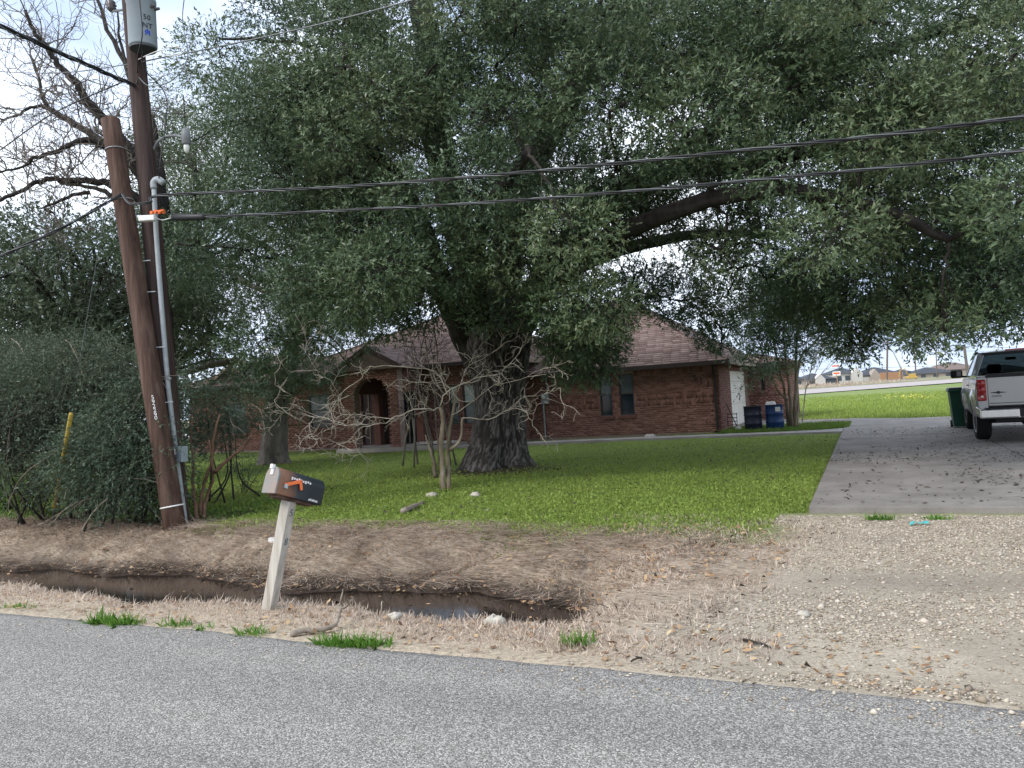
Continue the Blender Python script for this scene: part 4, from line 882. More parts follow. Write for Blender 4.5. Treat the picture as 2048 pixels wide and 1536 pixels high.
for s_ in (-1, 1):
    e0 = np.array([PX0+ac, PYY-.25, 3.92]); e1 = e0+np.array([s_*(pw/2+.35), 0, -(pw/2+.35)*.52])
    mb.prism([e0, e1, e1+np.array([0, 0, -.20]), e0+np.array([0, 0, -.20])], (0, .05, 0))
mb.build('gable_board', trim_brown, HS)
# roofs
def roof_plane(parent, A, B, C_, D_, course=.145, tab=.32):
    """A,B eave left to right, D_ above A, C_ above B"""
    A, B, C_, D_ = (np.asarray(q, float) for q in (A, B, C_, D_)); nr_ = np.cross(B-A, D_-A); nr_ /= np.linalg.norm(nr_)
    if nr_[2] < 0: nr_ = -nr_
    mdl = np.linalg.norm((D_+C_)/2-(A+B)/2); n = int(mdl/course); V = []; F = []; Rv = []
    for i in range(n):
        t0, t1 = i/n, (i+1.12)/n; l0, l1 = A+(D_-A)*t0, A+(D_-A)*min(t1, 1); r0_, r1_ = B+(C_-B)*t0, B+(C_-B)*min(t1, 1)
        w = np.linalg.norm(r0_-l0); k = max(1, int(w/tab)); off = (i % 3)/3
        ed = [0]+[x_ for x_ in ((np.arange(k+1)+off)/k) if 0 < x_ < 1]+[1]
        for j in range(len(ed)-1):
            e = ed[j]+.012/max(w, .1)*(j > 0)
            a_, b2 = l0+(r0_-l0)*e, l0+(r0_-l0)*ed[j+1]; c_, d_ = l1+(r1_-l1)*ed[j+1], l1+(r1_-l1)*e
            h_ = .016+.008*rng.random(); q = [a_+nr_*h_, b2+nr_*h_, c_+nr_*.004, d_+nr_*.004, a_, b2]; n0 = len(V); V += q
            F += [(n0, n0+1, n0+2, n0+3), (n0+4, n0+5, n0+1, n0)]; Rv += [rng.random()]*6
    o = arrmesh('shingles', np.array(V), np.array(F), shingle_m, parent, np.array(Rv)); o['kind'] = 'stuff'
def hip(x0, x1, y0, y1, ze, slope, name='roof'):
    hd = (y1-y0)/2; hw = (x1-x0)/2; d = min(hd, hw); zr = ze+d*slope
    a, b, c, dd = (x0, y0, ze), (x1, y0, ze), (x1, y1, ze), (x0, y1, ze)
    if hw >= hd: e, f_ = (x0+d, (y0+y1)/2, zr), (x1-d, (y0+y1)/2, zr)
    else: e, f_ = ((x0+x1)/2, y0+d, zr), ((x0+x1)/2, y1-d, zr)
    mb = MB()
    fs = [(0, 1, 5, 4), (1, 2, 5), (2, 3, 4, 5), (3, 0, 4)] if hw >= hd else [(0, 1, 4), (1, 2, 5, 4), (2, 3, 5), (3, 0, 4, 5)]
    mb.add([a, b, c, dd, e, f_], fs+[(3, 2, 1, 0)]); rf = mb.build(name, soffit_m, HS)
    if hw >= hd: roof_plane(rf, a, b, f_, e); roof_plane(rf, b, c, f_, f_); roof_plane(rf, dd, a, e, e)
    else: roof_plane(rf, a, b, e, e); roof_plane(rf, b, c, f_, e); roof_plane(rf, dd, a, e, f_)
    g = MB(); t = .07
    g.box(((x0+x1)/2, y0-t/2, ze-.05), (x1-x0+2*t, t, .14)); gg = g.build('gutter', gutter_m, HS)
    g = MB(); g.box((x1+t/2, (y0+y1)/2, ze-.06), (t, y1-y0, .17)); g.build('fascia', trim_tan, HS)
    for L_, R2 in (((x0, y0, ze), e), ((x1, y0, ze), f_ if hw >= hd else e)):
        g = MB(); g.tube([np.array(L_)+(0, 0, .03), np.array(R2)+(0, 0, .03)], .045, 6); q = g.build('ridge_cap', shingle_m, rf)
    return rf
hip(-14.5, -4.25, 27.0, 39.6, 2.5, .62)
hip(-22.9, -11.6, 25.35, 39.8, 3.12, .46)
hip(-6.2, -2.75, 34.5, 40.2, 2.48, .26)
hip(-29.4, -22.2, 26.1, 39.8, 3.02, .42)
rfp = MB(); xm = PX0+ac; rfp.add([(PX0-.35, PYY-.2, 3.02), (xm, PYY-.2, 3.92), (PX1+.35, PYY-.2, 3.02), (PX0-.35, 28.5, 3.02), (xm, 28.5, 3.92), (PX1+.35, 28.5, 3.02)], [(0, 1, 4, 3), (1, 2, 5, 4), (0, 2, 1)]); rfp = rfp.build('porch_roof', soffit_m, HS)
roof_plane(rfp, (PX1+.35, PYY-.22, 3.03), (PX1+.35, 28.5, 3.03), (xm, 28.5, 3.93), (xm, PYY-.22, 3.93)); roof_plane(rfp, (PX0-.35, 28.5, 3.03), (PX0-.35, PYY-.22, 3.03), (xm, PYY-.22, 3.93), (xm, 28.5, 3.93))
# left gable
gx0, gx1, gxm = -27.6, -24.4, -26.05; mb = MB(); mb.add([(gx0, 26.3, 3.05), (gxm, 26.3, 3.85), (gx1, 26.3, 3.05), (gx0, 30, 3.05), (gxm, 30, 3.85), (gx1, 30, 3.05)], [(0, 2, 1), (0, 1, 4, 3), (1, 2, 5, 4)]); mb.build('gable', trim_brown, HS)
for s_, xe in ((-1, gx0), (1, gx1)):
    mb = MB(); mb.prism([(gxm, 26.2, 3.95), (xe+.3*s_, 26.2, 3.0), (xe+.3*s_, 26.2, 2.86), (gxm, 26.2, 3.81)], (0, .06, 0)); mb.build('gable_board', trim_tan, HS)
# downspout and meter
mb = MB(); mb.tube([(GX1-.12, 27.38, 2.42), (GX1-.12, 27.42, 2.1), (GX1-.12, 27.42, .1)], .05, 6); mb.build('downspout', gutter_m, HS)
mp = AY(1090, 797, GY-.1); mb = MB(); mb.box(mp, (.3, .14, .42)); em = mb.build('electric_meter', pvc, HS, bevel=.01)
mb = MB(); mb.lathe([(.085, 0), (.085, -.08), (.06, -.11), (.01, -.12)], (mp[0]-.02, mp[1]-.07, mp[2]+.05), 'y', 16); q = mb.build('glass_dome', glass_lamp, em, smooth=True)
mb = MB(); mb.tube([mp+(-.08, 0, -.2), mp+(-.08, 0, -mp[2])], .03, 6); mb.tube([mp+(.1, 0, .2), mp+(.1, 0, 1.0)], .03, 6); mb.build('conduit', pvc, HS)

# ------------------------------------------------------------------ utility poles and cables
SB = G(351, 1052); SB[2] = hz(SB[0], SB[1]); NB = SB+np.array([SB[0], SB[1], 0])/np.hypot(SB[0], SB[1])*.36+np.array([.03, .05, 0])
NT = AY(262, 0, SB[1]+.3); NT = NT+(NT-NB)*.10
up_ = thing('utility_pole', 'tall dark brown utility pole carrying the grey transformer', 'pole', NB)
mb = MB(); p = np.linspace(NB-[0, 0, .1], NT, 14); mb.tube(p, np.linspace(.165, .135, 14), 20); mb.build('shaft', pole_wood, up_, smooth=True)
def on_new(z): t = (z-NB[2])/(NT[2]-NB[2]); return NB+(NT-NB)*t
def on_px(py):   # point on the tall pole's axis at image row py
    zs_ = np.linspace(0, 9, 400); pp = np.array([proj(on_new(z))[1] for z in zs_]); return on_new(zs_[np.argmin(abs(pp-py))])
ST = AY(221, 240, SB[1])
st_ = thing('pole_stub', 'cut-off weathered brown pole stub leaning beside the taller pole', 'pole', SB)
mb = MB(); p = np.linspace(SB-[0, 0, .1], ST, 14); mb.tube(p, np.linspace(.162, .140, 14), 20); mb.build('shaft', stub_wood, st_, smooth=True)
def on_stub(z): return SB+(ST-SB)*((z-SB[2])/(ST[2]-SB[2]))
def st_px(py): zs_ = np.linspace(0, 6.6, 400); pp = np.array([proj(on_stub(z))[1] for z in zs_]); return on_stub(zs_[np.argmin(abs(pp-py))])
toc = nrm(np.array([-SB[0], -SB[1], 0])); rt = np.array([cr[0], cr[1], 0]); rt = rt/np.linalg.norm(rt)      # towards the road viewer side, and along
sax = nrm(ST-SB); face = nrm(toc-sax*(toc@sax))
for i, ch in enumerate('592290'):
    c = st_px(798+8.2*i)+face*.160+rt*(-.03)
    text('pole_number', ch, .088, frame(c, np.cross(sax, face), sax), white_digit, st_, .003)
for py, nm in ((1012, 'white_strap'), (300, 'wire_band'), (402, 'wire_band')):
    c = st_px(py); mb = MB(); an = np.linspace(0, 2*math.pi, 25); s1_ = np.cross(sax, face); rr = .166 if py > 900 else .15
    mb.tube([c+rr*(math.cos(q)*face+math.sin(q)*s1_) for q in an], .012 if py > 900 else .007, 6); mb.build(nm, white_plastic if py > 900 else galv, st_)
# steps/staples between the poles
for py in (524, 585, 697, 806):
    c = st_px(py)+rt*.17; mb = MB(); mb.tube([c-rt*.04, c+rt*.10], .008, 5); mb.build('staple', galv, st_)
# transformer
tp0 = on_px(90)+toc*.30+rt*.13; tp0[2] = AY(290, 92, tp0[1])[2]-.02
trf = thing('pole_transformer', 'grey cylindrical transformer tank bolted high on the utility pole', 'transformer', tp0)
mb = MB(); mb.lathe([(.05, 0), (.20, 0), (.21, .02), (.212, .70), (.225, .71), (.225, .76), (.20, .80), (.02, .84)], tp0, n=32); mb.build('tank', tank_paint, trf, smooth=True)
mb = MB(); mb.lathe([(.196, -.03), (.196, -.004)], tp0, n=32); mb.build('tank_bottom', dark_paint, trf)
for s_, dz in (('50', .40), ('NT', .27)):
    dirv = nrm(toc*.9+rt*.45); c = tp0+dirv*.214+np.array([0, 0, dz]); text('rating_mark', s_, .115, frame(c, np.cross([0, 0, 1.], dirv), (0, 0, 1)), dark_digit, trf, .003)
mb = MB(); dirv = nrm(toc*.9+rt*.45); sdv = np.cross([0, 0, 1.], dirv); c = tp0+dirv*.214+np.array([0, 0, .16])
for k in range(3): mb.box(c+sdv*(k-1)*.028+np.array([0, 0, (k % 2)*.02]), (.018, .006, .07), np.stack([sdv, -dirv, np.array([0, 0, 1.])], 1))
mb.build('blue_mark', flat('blue_mark', (.02, .06, .45)), trf)
for dz in (.25, .6):
    mb = MB(); a_ = on_new(tp0[2]+dz); mb.tube([a_, tp0+np.array([0, 0, dz])], .04, 6); mb.build('bracket', galv, trf)
for k, (s_, dz) in enumerate(((.16, .66), (.05, .66))):
    dirv = nrm(rt*.9+toc*(.5-k*.5)); c = tp0+dirv*.20+np.array([0, 0, .60]); mb = MB(); mb.tube([c, c+dirv*.09+np.array([0, 0, .01])], [.03, .02], 8); mb.build('terminal', ceramic, trf)
ins = thing('pin_insulator', 'dark ribbed insulator on an arm beside the transformer', 'insulator', on_px(12)-rt*.2)
ci = on_px(14)-rt*.33; mb = MB(); mb.lathe([(.02, -.06), (.05, -.03), (.08, 0), (.045, .02), (.085, .05), (.05, .07), (.07, .1), (.03, .14)], ci, n=16); mb.build('ribbed_body', ceramic, ins, smooth=True)
mb = MB(); mb.tube([ci-[0, 0, .05], on_px(16)], .02, 6); mb.build('arm', galv, ins)
# lamp arm
la = on_px(303)+rt*.12; le = AY(372, 272, la[1]-.1)
pvc_d = flat('lamp_grey', (.16, .17, .175), rough=.5)
lm = thing('street_lamp', 'grey arm lamp with downward bulb on the utility pole', 'lamp', la)
mb = MB(); mb.tube(smooth_path([la, la+rt*.12+[0, 0, .16], la+rt*.3+[0, 0, .22], le+[0, 0, -.02]], 5), .022, 8); mb.build('arm', pvc_d, lm, smooth=True)
mb = MB(); mb.lathe([(.03, .12), (.055, .10), (.07, 0), (.068, -.12), (.05, -.14)], le, n=16); mb.build('housing', pvc_d, lm, smooth=True)
mb = MB(); mb.lathe([(.04, -.12), (.045, -.18), (.035, -.24), (.012, -.27)], le, n=14); mb.build('bulb', glass_lamp, lm, smooth=True)
# conduit with weatherhead
cY = SB[1]-.05
cpts = []
for a_, b2, w_5 in [(308, 385, .20), (313, 480, .20), (322, 600, .19), (335, 760, .18), (343, 830, .16), (352, 905, .14), (362, 980, .12), (371, 1050, .10)]:
    q = on_px(b2)+toc*w_5; cpts.append(q+rt*(a_-proj(q)[0])*proj(q)[2]/FPX)
cpts[-1][2] = -.02
cd_ = thing('service_conduit', 'grey conduit pipe running down the poles to the ground', 'conduit', cpts[-1])
mb = MB(); mb.tube(smooth_path(cpts, 4), .038, 12); mb.build('pipe', pvc, cd_, smooth=True)
hd = cpts[0]; mb = MB(); mb.tube(smooth_path([hd, hd+[0, 0, .10], hd+rt*.07+[0, 0, .14], hd+rt*.16+[0, 0, .08]], 4), [.05]*6+[.055]*6+[.05], 12); mb.build('weatherhead', pvc, cd_, smooth=True)
for q in ((337, 800), (352, 905)):
    c = cpts[3 if q[1] < 850 else 5]+toc*.03; mb = MB(); mb.box(c, (.13, .03, .03)); mb.build('clamp', galv, cd_)
c = cpts[5]+rt*.085+toc*.02-[0, 0, .03]; mb = MB(); mb.box(c, (.15, .12, .24), np.array(Matrix.Rotation(.1, 3, 'Y'))); mb.build('junction_box', tank_paint, cd_, bevel=.012)
c = cpts[5]-rt*.07+toc*.04+[0, 0, .01]; mb = MB(); mb.box(c, (.12, .08, .10)); mb.build('small_box', white_plastic, cd_, bevel=.01)
# cable hardware
wbx = AY(295, 437, 8.32); mb = MB(); mb.box(wbx, (.24, .10, .085), np.stack([rt, np.array([-rt[1], rt[0], 0]), np.array([0, 0, 1.])], 1)); tag(mb.build('terminal_box', white_plastic, bevel=.01), 'small white box strapped across the utility pole', 'box')
s0, s1 = AY(345, 435, 8.6), AY(410, 434, 8.6)
mb = MB(); mb.tube([s0, s0+(s1-s0)*.04, s1-(s1-s0)*.04, s1], [.03, .05, .05, .03], 12); tag(mb.build('splice_case', cable_black, smooth=True), 'black cylindrical splice case hanging on the lower cable', 'splice case')
mb = MB(); a_ = AY(297, 424, 8.45)
for k in range(4): mb.box(a_+rt*(.05+.06*k)+[0, 0, random.uniform(-.015, .015)], (.05, .03, .05), np.array(Matrix.Rotation(k*.7, 3, 'Y')))
mb.box(a_+rt*.14, (.26, .02, .03)); tag(mb.build('cable_tag', orange_plastic), 'bright orange tag tied above the white box', 'tag')
def cable(label, pts, r_, mat, strands=1, nm='cable', grp=None):
    p = smooth_path(pts, 14); 
    t = thing(nm, label, 'cable', p[0], 0, grp)
    if strands == 1:
        mb = MB(); mb.tube(p, r_, 6); mb.build('strand', mat, t, smooth=True)
    else:
        pp = np.stack([np.interp(np.linspace(0, len(p)-1, 260), range(len(p)), p[:, i]) for i in range(3)], 1)
        L_ = np.concatenate([[0], np.cumsum(np.linalg.norm(np.diff(pp, axis=0), axis=1))])
        T = nrm(np.gradient(pp, axis=0)); A_ = nrm(np.cross(T, [0, 0, 1.])); B_ = np.cross(T, A_)
        for k in range(strands):
            ph = L_*5.5+k*2*math.pi/strands; q = pp+(A_*np.cos(ph)[:, None]+B_*np.sin(ph)[:, None])*r_*.9
            mb = MB(); mb.tube(q, r_*(.75 if k else .5), 5); mb.build('strand', mat if k else cable_grey, t, smooth=True)
    return t
def ext(p, q, k=1.): return q+(q-p)*k
A1 = [AY(*q, 8.6) for q in [(330, 390), (660, 375), (1000, 349), (1500, 299), (2048, 233)]]
stp = st_px(395)+face*.16
cable('thick twisted upper service cable strung right from the pole stub', [stp, AY(262, 407, 8.3), AY(300, 404, 8.3)]+A1+[ext(A1[3], A1[4], 2.)+[0, 0, .2]], .015, cable_black, 3)
A2 = [AY(*q, 8.6) for q in [(410, 434), (700, 420), (1000, 403), (1500, 361), (2048, 301)]]
cable('lower black communication cable running right from the splice case', A2+[ext(A2[3], A2[4], 2.)+[0, 0, .2]], .013, cable_black, 3)
A3 = [on_px(126), AY(340, 112, 8.6), AY(400, 101, 8.6), AY(600, 58, 8.6), AY(825, 0, 8.6), AY(1050, -70, 8.6)]
cable('thin grey top line rising from below the transformer', A3, .010, cable_grey)
n_ = on_px(175)
cable('thick black bundle climbing left from the utility pole', [n_, PD(130, 110, 10.6), PD(0, 52, 9.7), PD(-200, -40, 8.5)], .022, cable_black, 3)
cable('thin slack wire passing left just below the transformer', [on_px(127), PD(130, 145, 12.8), PD(0, 143, 14), PD(-150, 130, 16)], .008, cable_grey)
cable('thin black wire descending left past the bare limbs', [on_px(150), PD(110, 225, 12.6), PD(0, 300, 13.2), PD(-150, 400, 14)], .010, cable_black)
cable('thick black cable descending left from the pole stub', [stp, PD(115, 460, 11.6), PD(0, 512, 11.4), PD(-160, 580, 11)], .016, cable_black, 3)
cable('black lead linking the terminal box to the splice case', [wbx+rt*.13, AY(325, 440, 8.5), s0], .009, white_plastic)
cable('black messenger wire above the splice case', [AY(300, 424, 8.5), AY(345, 428, 8.6), AY(410, 429, 8.6), A2[0]+rt*.4], .008, cable_black)
cable('black drop wires hanging from the transformer to the weatherhead', [tp0+toc*.1+[0, 0, -.02], on_px(150)+toc*.25+rt*.1, on_px(200)+rt*.42, AY(321, 320, 8.6), AY(318, 365, 8.7), hd+rt*.15+[0, 0, .07]], .009, cable_black)
cable('black wire looping down the front of the transformer', [AY(277, -20, 8.1), AY(283, 40, 8.1), AY(284, 75, 8.1), AY(276, 110, 8.2), on_px(150)+toc*.17, on_px(175)+toc*.16-rt*.03], .009, cable_black)
th = np.linspace(0, 2*math.pi, 14); lp = AY(345, 103, 8.5)
cable('pale loose wire loop coiled beside the utility pole', [on_px(126)+toc*.1, AY(300, 108, 8.5)]+[lp+rt*.17*math.cos(q+2.5)+np.array([0, 0, .07*math.sin(q+2.5)]) for q in th], .007, white_plastic)
cable('dark slack wire sagging right of the utility pole', [on_px(160)+toc*.1, AY(300, 172, 8.5), AY(345, 160, 8.5), AY(375, 115, 8.7), AY(365, 40, 9), AY(372, -30, 9)], .008, cable_grey)
# yellow guy guard
ga, gb = G(104, 1046), PD(142, 828, 11.2)
gy = thing('guy_wire_guard', 'tall yellow plastic guard leaning over a steel guy anchor', 'guy guard', ga)
mb = MB(); lo_ = ga+(gb-ga)*.17; mb.tube([lo_, gb], [.035, .03], 10); mb.build('guard', yellow_guard, gy, smooth=True)
mb = MB(); mb.tube([ga-[0, 0, .1], lo_], .02, 8); mb.build('anchor_rod', dark_paint, gy)
mb = MB(); mb.tube([lo_, st_px(300)], .004, 5); mb.build('guy_wire', cable_grey, gy)

# ------------------------------------------------------------------ mailbox
mp0 = G(538, 1214); mp0[2] = hz(mp0[0], mp0[1]); mtop = AY(578, 1000, mp0[1]+.05)
mbx = thing('mailbox', 'rusty black mailbox with orange flag on a leaning grey post', 'mailbox', mp0)
pax = nrm(mtop-mp0); fr = nrm(np.array([.35, -1., 0])); Zr = pax; Xr = nrm(np.cross(fr, Zr))*-1; Xr = nrm(np.cross(Zr, np.cross(rt, Zr)))
a45 = R(-24); Xp = nrm(Xr*math.cos(a45)-np.cross(Zr, Xr)*math.sin(a45)*-1); Yp = np.cross(Zr, Xp)
Lp = np.linalg.norm(mtop-mp0)
mb = MB(); mb.box((mp0+mtop)/2-pax*.06, (.092, .092, Lp+.12), np.stack([Xp, Yp, Zr], 1)); mb.build('post', grey_wood, mbx, bevel=.006)
# which post faces look right-front
faces = [(Xp, Yp), (-Xp, Yp), (Yp, Xp), (-Yp, Xp)]
rf_ = max(faces, key=lambda q: q[0]@(rt*.8-f0*.6))[0]
for ch, d_ in (('5', .10), ('8', .345)):
    c = mtop-pax*d_+rf_*.047; text('post_number', ch, .085, frame(c, np.cross(pax, rf_), pax), grey_digit, mbx, .003)
# box: long axis points from door (left-front) to back (right)
LA = nrm(PD(622, 970, 6.55)-PD(548, 948, 6.25)); tilt_up = nrm(np.array([0, 0, 1.])-LA*LA[2]); SA = np.cross(tilt_up, LA)
bl, bw, bh_ = .48, .165, .22
cen = mtop+tilt_up*.012-LA*.21+LA*.21
prof = [(-bw/2, 0), (bw/2, 0), (bw/2, bh_-bw/2)]+[(bw/2*math.cos(q), bh_-bw/2+bw/2*math.sin(q)) for q in np.linspace(.15, math.pi-.15, 11)]+[(-bw/2, bh_-bw/2)]
start = cen-LA*.20
mb = MB(); mb.prism([start+SA*x_+tilt_up*y_ for x_, y_ in prof], LA*bl); mb.a = [.95]*len(prof)+[.0]*len(prof); mb.build('body', mail_black, mbx, bevel=.006, attr=True)
mb = MB(); mb.prism([start-LA*.022+SA*x_*1.03+tilt_up*(y_*1.02-.002) for x_, y_ in prof], LA*.020); dr_ = mb.build('door', mail_rust, mbx, bevel=.004)
mb = MB(); mb.box(start-LA*.035+tilt_up*(bh_-.005), (.03, .03, .035), np.stack([LA, SA, tilt_up], 1)); mb.box(start-LA*.027+tilt_up*(bh_-.045), (.012, .03, .05), np.stack([LA, SA, tilt_up], 1)); q = mb.build('latch', white_plastic, dr_)
mb = MB(); mb.box(cen+LA*.02-tilt_up*.012, (.36, .12, .022), np.stack([LA, SA, tilt_up], 1)); mb.build('base_board', stub_wood, mbx)
fs_ = SA if SA@(-f0) > 0 else -SA
Rb = np.stack([LA, fs_, tilt_up], 1); c = start+LA*.13+fs_*(bw/2+.012)+tilt_up*.115
hx = nrm(LA*.97+np.array([0, 0, .38])); hy = nrm(tilt_up-hx*(tilt_up@hx)); RbF = np.stack([hx, fs_, hy], 1)
mb = MB(); mb.box(c, (.17, .012, .028), RbF); mb.box(c+hx*.075-hy*.03, (.026, .012, .085), RbF); mb.build('flag', orange_plastic, mbx, bevel=.003)
mb = MB(); mb.box(c-hx*.07-tilt_up*.012, (.03, .014, .035), Rb); mb.build('flag_hinge', galv, mbx)
mb = MB(); r7 = random.Random(3)
for k in range(9): mb.box(start+LA*(.12+.024*k)+fs_*(bw/2+.001)+tilt_up*(.155+r7.uniform(-.004, .004)), (.015, .003, .016 if k % 3 else .024), Rb)
for k in range(6): mb.box(start+LA*(.335+.017*k)+fs_*(bw/2+.001)+tilt_up*(.022+r7.uniform(-.003, .003)), (.010, .003, .017), Rb)
mb.build('sticker_remains', white_plastic, mbx)
# ------------------------------------------------------------------ pickup truck on the driveway
TX, TYr, TZ = 3.12, 18.85, .055
tk = thing('pickup_truck', 'silver pickup truck parked on the concrete driveway under the oak', 'truck', (TX, TYr, TZ))
SC = 1.05
TA = R(3.0)
def T(p): p = np.asarray(p, float); a_, b2 = p[..., 0]*math.cos(TA)+p[..., 1]*math.sin(TA), p[..., 1]*math.cos(TA)-p[..., 0]*math.sin(TA); return np.stack([TX+a_*SC, TYr+b2*SC, TZ+p[..., 2]*SC], -1)
TROT = np.array(Matrix.Rotation(-TA, 3, 'Z'))
YA, YB2 = 1.22, 4.80; RW = .395; ARC = .47
def arch(y, ya): d = np.abs(y-ya); return np.where(d < ARC, .40+np.sqrt(np.maximum(ARC*ARC-d*d, 0)), .52)
def side_panel(name, y0, y1, ztop, ya=None, lip=.0, nx_=40, nz_=14, wf=None):
    root = None
    for sg in (-1, 1):
        yy = np.linspace(y0, y1, nx_); zb = arch(yy, ya) if ya else np.full(nx_, .50)
        V = []
        for i, y in enumerate(yy):
            zt = ztop(y) if callable(ztop) else ztop
            for j in range(nz_):
                s_ = j/(nz_-1); z = zb[i]+(zt-zb[i])*s_
                x = .985-.05*max(0, (z-1.02)/.36)**2-.06*max(0, (.75-z)/.25)**1.5*.6+.018*math.exp(-((z-.98)/.10)**2)
                if ya: x += .045*math.exp(-((math.hypot(y-ya, z-.40)-ARC-.04)/.10)**2)
                if wf: x -= wf(y)
                V.append((sg*x, y, z))
        # inner return
        F = [(i*nz_+j, (i+1)*nz_+j, (i+1)*nz_+j+1, i*nz_+j+1) for i in range(nx_-1) for j in range(nz_-1)]
        V = np.array(V); n = len(V); V2 = V.copy(); V2[:, 0] -= sg*.06
        F2 = F+[tuple(n+q for q in f_[::-1]) for f_ in F]
        for i in range(nx_-1):
            for j in (0, nz_-1): F2.append((i*nz_+j, n+i*nz_+j, n+(i+1)*nz_+j, (i+1)*nz_+j))
        for j in range(nz_-1):
            for i in (0, nx_-1): F2.append((i*nz_+j, i*nz_+j+1, n+i*nz_+j+1, n+i*nz_+j))
        arrmesh(name, T(np.concatenate([V, V2])), np.array(F2), silver, tk, smooth=True)
side_panel('bed_side', .10, 2.36, 1.36, YA)
side_panel('cab_side', 2.40, 3.98, lambda y: 1.34+.03*min(1, (y-2.4)/.3), None)
side_panel('front_fender', 4.0, 5.65, lambda y: 1.30-.10*max(0, (y-4.2)/1.4)**2, YB2, wf=lambda y: .10*max(0, (y-5.1)/.55)**2)
def tb(name, c, s, mat, bevel=.01, parent=tk, rot=None):
    mb = MB(); mb.box(T(c), np.array(s)*SC, TROT if rot is None else rot); return mb.build(name, mat, parent, bevel=bevel)
tgt = tb('tailgate', (0, .06, 1.04), (1.56, .07, .60), silver, .018)
for nm_, c, s_, mt in [('top_cap', (0, .05, 1.352), (1.585, .11, .075), black_pl), ('lower_crease', (0, .02, .80), (1.52, .012, .012), metal_dark), ('handle', (0, .015, 1.24), (.26, .03, .11), black_pl)]: tb(nm_, c, s_, mt, .006, tgt)
# winged badge and dark name bar
mb = MB(); yb_ = .018
for s_ in (-1, 1): mb.prism([T((-.60+s_*.02, yb_, 1.0)), T((-.60+s_*.02, yb_, 1.028)), T((-.60+s_*.13, yb_, 1.018)), T((-.60+s_*.13, yb_, 1.008))], (0, -.008, 0))
mb.prism([T((-.60+.035*math.cos(q), yb_-.002, 1.013+.03*math.sin(q))) for q in np.linspace(0, 2*math.pi, 8, endpoint=False)], (0, -.012, 0)); mb.build('winged_badge', metal_dark, tgt)
text('name_bar', 'DODGE', .05, frame(T((-.63, .012, .94)), (1, 0, 0), (0, 0, 1)), metal_dark, tgt, .003)
for s_ in (-1, 1):
    pil = tb('rear_pillar', (s_*.87, .09, .98), (.19, .12, .75), silver, .03)
    lt = tb('tail_lamp', (s_*.885, .06, 1.07), (.165, .13, .43), red_lens, .025)
    for k, (dz, mt) in enumerate(((.13, red_lens), (0, red_lens), (-.13, clear_lens))):
        mb = MB(); mb.lathe([(.075, 0), (.068, -.014), (.05, -.010), (.03, -.022), (.004, -.024)] if k < 2 else [(.03, 0), (.026, -.012), (.004, -.016)], T((s_*.885, -.005, 1.07+dz)), 'y', 18); mb.build('lens', mt, lt, smooth=True)
    mb = MB(); mb.lathe([(.085, 0), (.085, -.008), (.07, -.012), (.066, -.004)], T((s_*.885, -.002, 1.07-.13)), 'y', 20); mb.build('lens_ring', red_lens, lt, smooth=True)
bp = tb('rear_bumper', (0, -.06, .60), (1.90, .20, .20), chrome, .035)
tb('bumper_step', (0, -.07, .705), (1.7, .2, .02), black_pl, .006, bp)
for s_ in (-1, 1):
    mb = MB(); mb.prism([T((s_*.95, -.15, .70)), T((s_*.95, -.15, .52)), T((s_*1.0, .15, .60)), T((s_*1.0, .15, .74))], (s_*-.05, 0, 0)); mb.build('bumper_end', chrome, bp, bevel=.01)
tb('plate_recess', (0, -.155, .61), (.56, .03, .17), black_pl, .01, bp)
mb = MB(); mb.prism([T((-.40, -.17, .67)), T((-.30, -.17, .52)), T((-.27, -.17, .52)), T((-.37, -.17, .67))], (0, .02, 0)); mb.build('recess_edge', chrome, bp)
tb('hitch', (0, -.02, .42), (.09, .2, .09), metal_dark, .006); tb('rear_crossmember', (0, .25, .47), (1.3, .12, .12), black_pl, .01)
tb('axle', (0, YA, .40), (1.5, .13, .13), black_pl, .03); tb('floor_pan', (0, 2.9, .50), (1.5, 4.6, .12), black_pl, .02)
mb = MB(); mb.lathe([(.04, -.12), (.14, -.06), (.16, 0), (.14, .06), (.04, .12)], T((.0, YA, .40)), 'y', 14); mb.build('differential', black_pl, tk, smooth=True)
for k_, s_, y_ in ((0, -1, YA), (1, 1, YA), (2, -1, YB2), (3, 1, YB2)):
    c = T((s_*.84, y_, RW)); prof_ = [(.24, -.125), (.36, -.135), (.385, -.11), (.395, -.06), (.395, .06), (.385, .11), (.36, .135), (.24, .125)]
    mb = MB(); mb.lathe([(a_*SC, b2*SC) for a_, b2 in prof_], c, 'x', 36); wh = mb.build('wheel', tyre_m, tk, smooth=True)
    mb = MB(); mb.lathe([(a_*SC, s_*b2*SC) for a_, b2 in [(.245, .06), (.245, .13), (.22, .128), (.20, .09), (.08, .075), (.07, .12), (.01, .125)]], c, 'x', 28); mb.build('rim', rim_m, wh, smooth=True)
    mb = MB()
    for j in range(48):
        an = j*2*math.pi/48; 
        for xo in (-.07, .0, .07): mb.box(c+np.array([xo*SC, .396*SC*math.cos(an+xo*1.5), .396*SC*math.sin(an+xo*1.5)]), (.055, .03, .014), np.array(Matrix.Rotation(an+xo*1.5-math.pi/2, 3, 'X')))
    q = mb.build('tread', tyre_m, wh); q['kind'] = 'stuff'
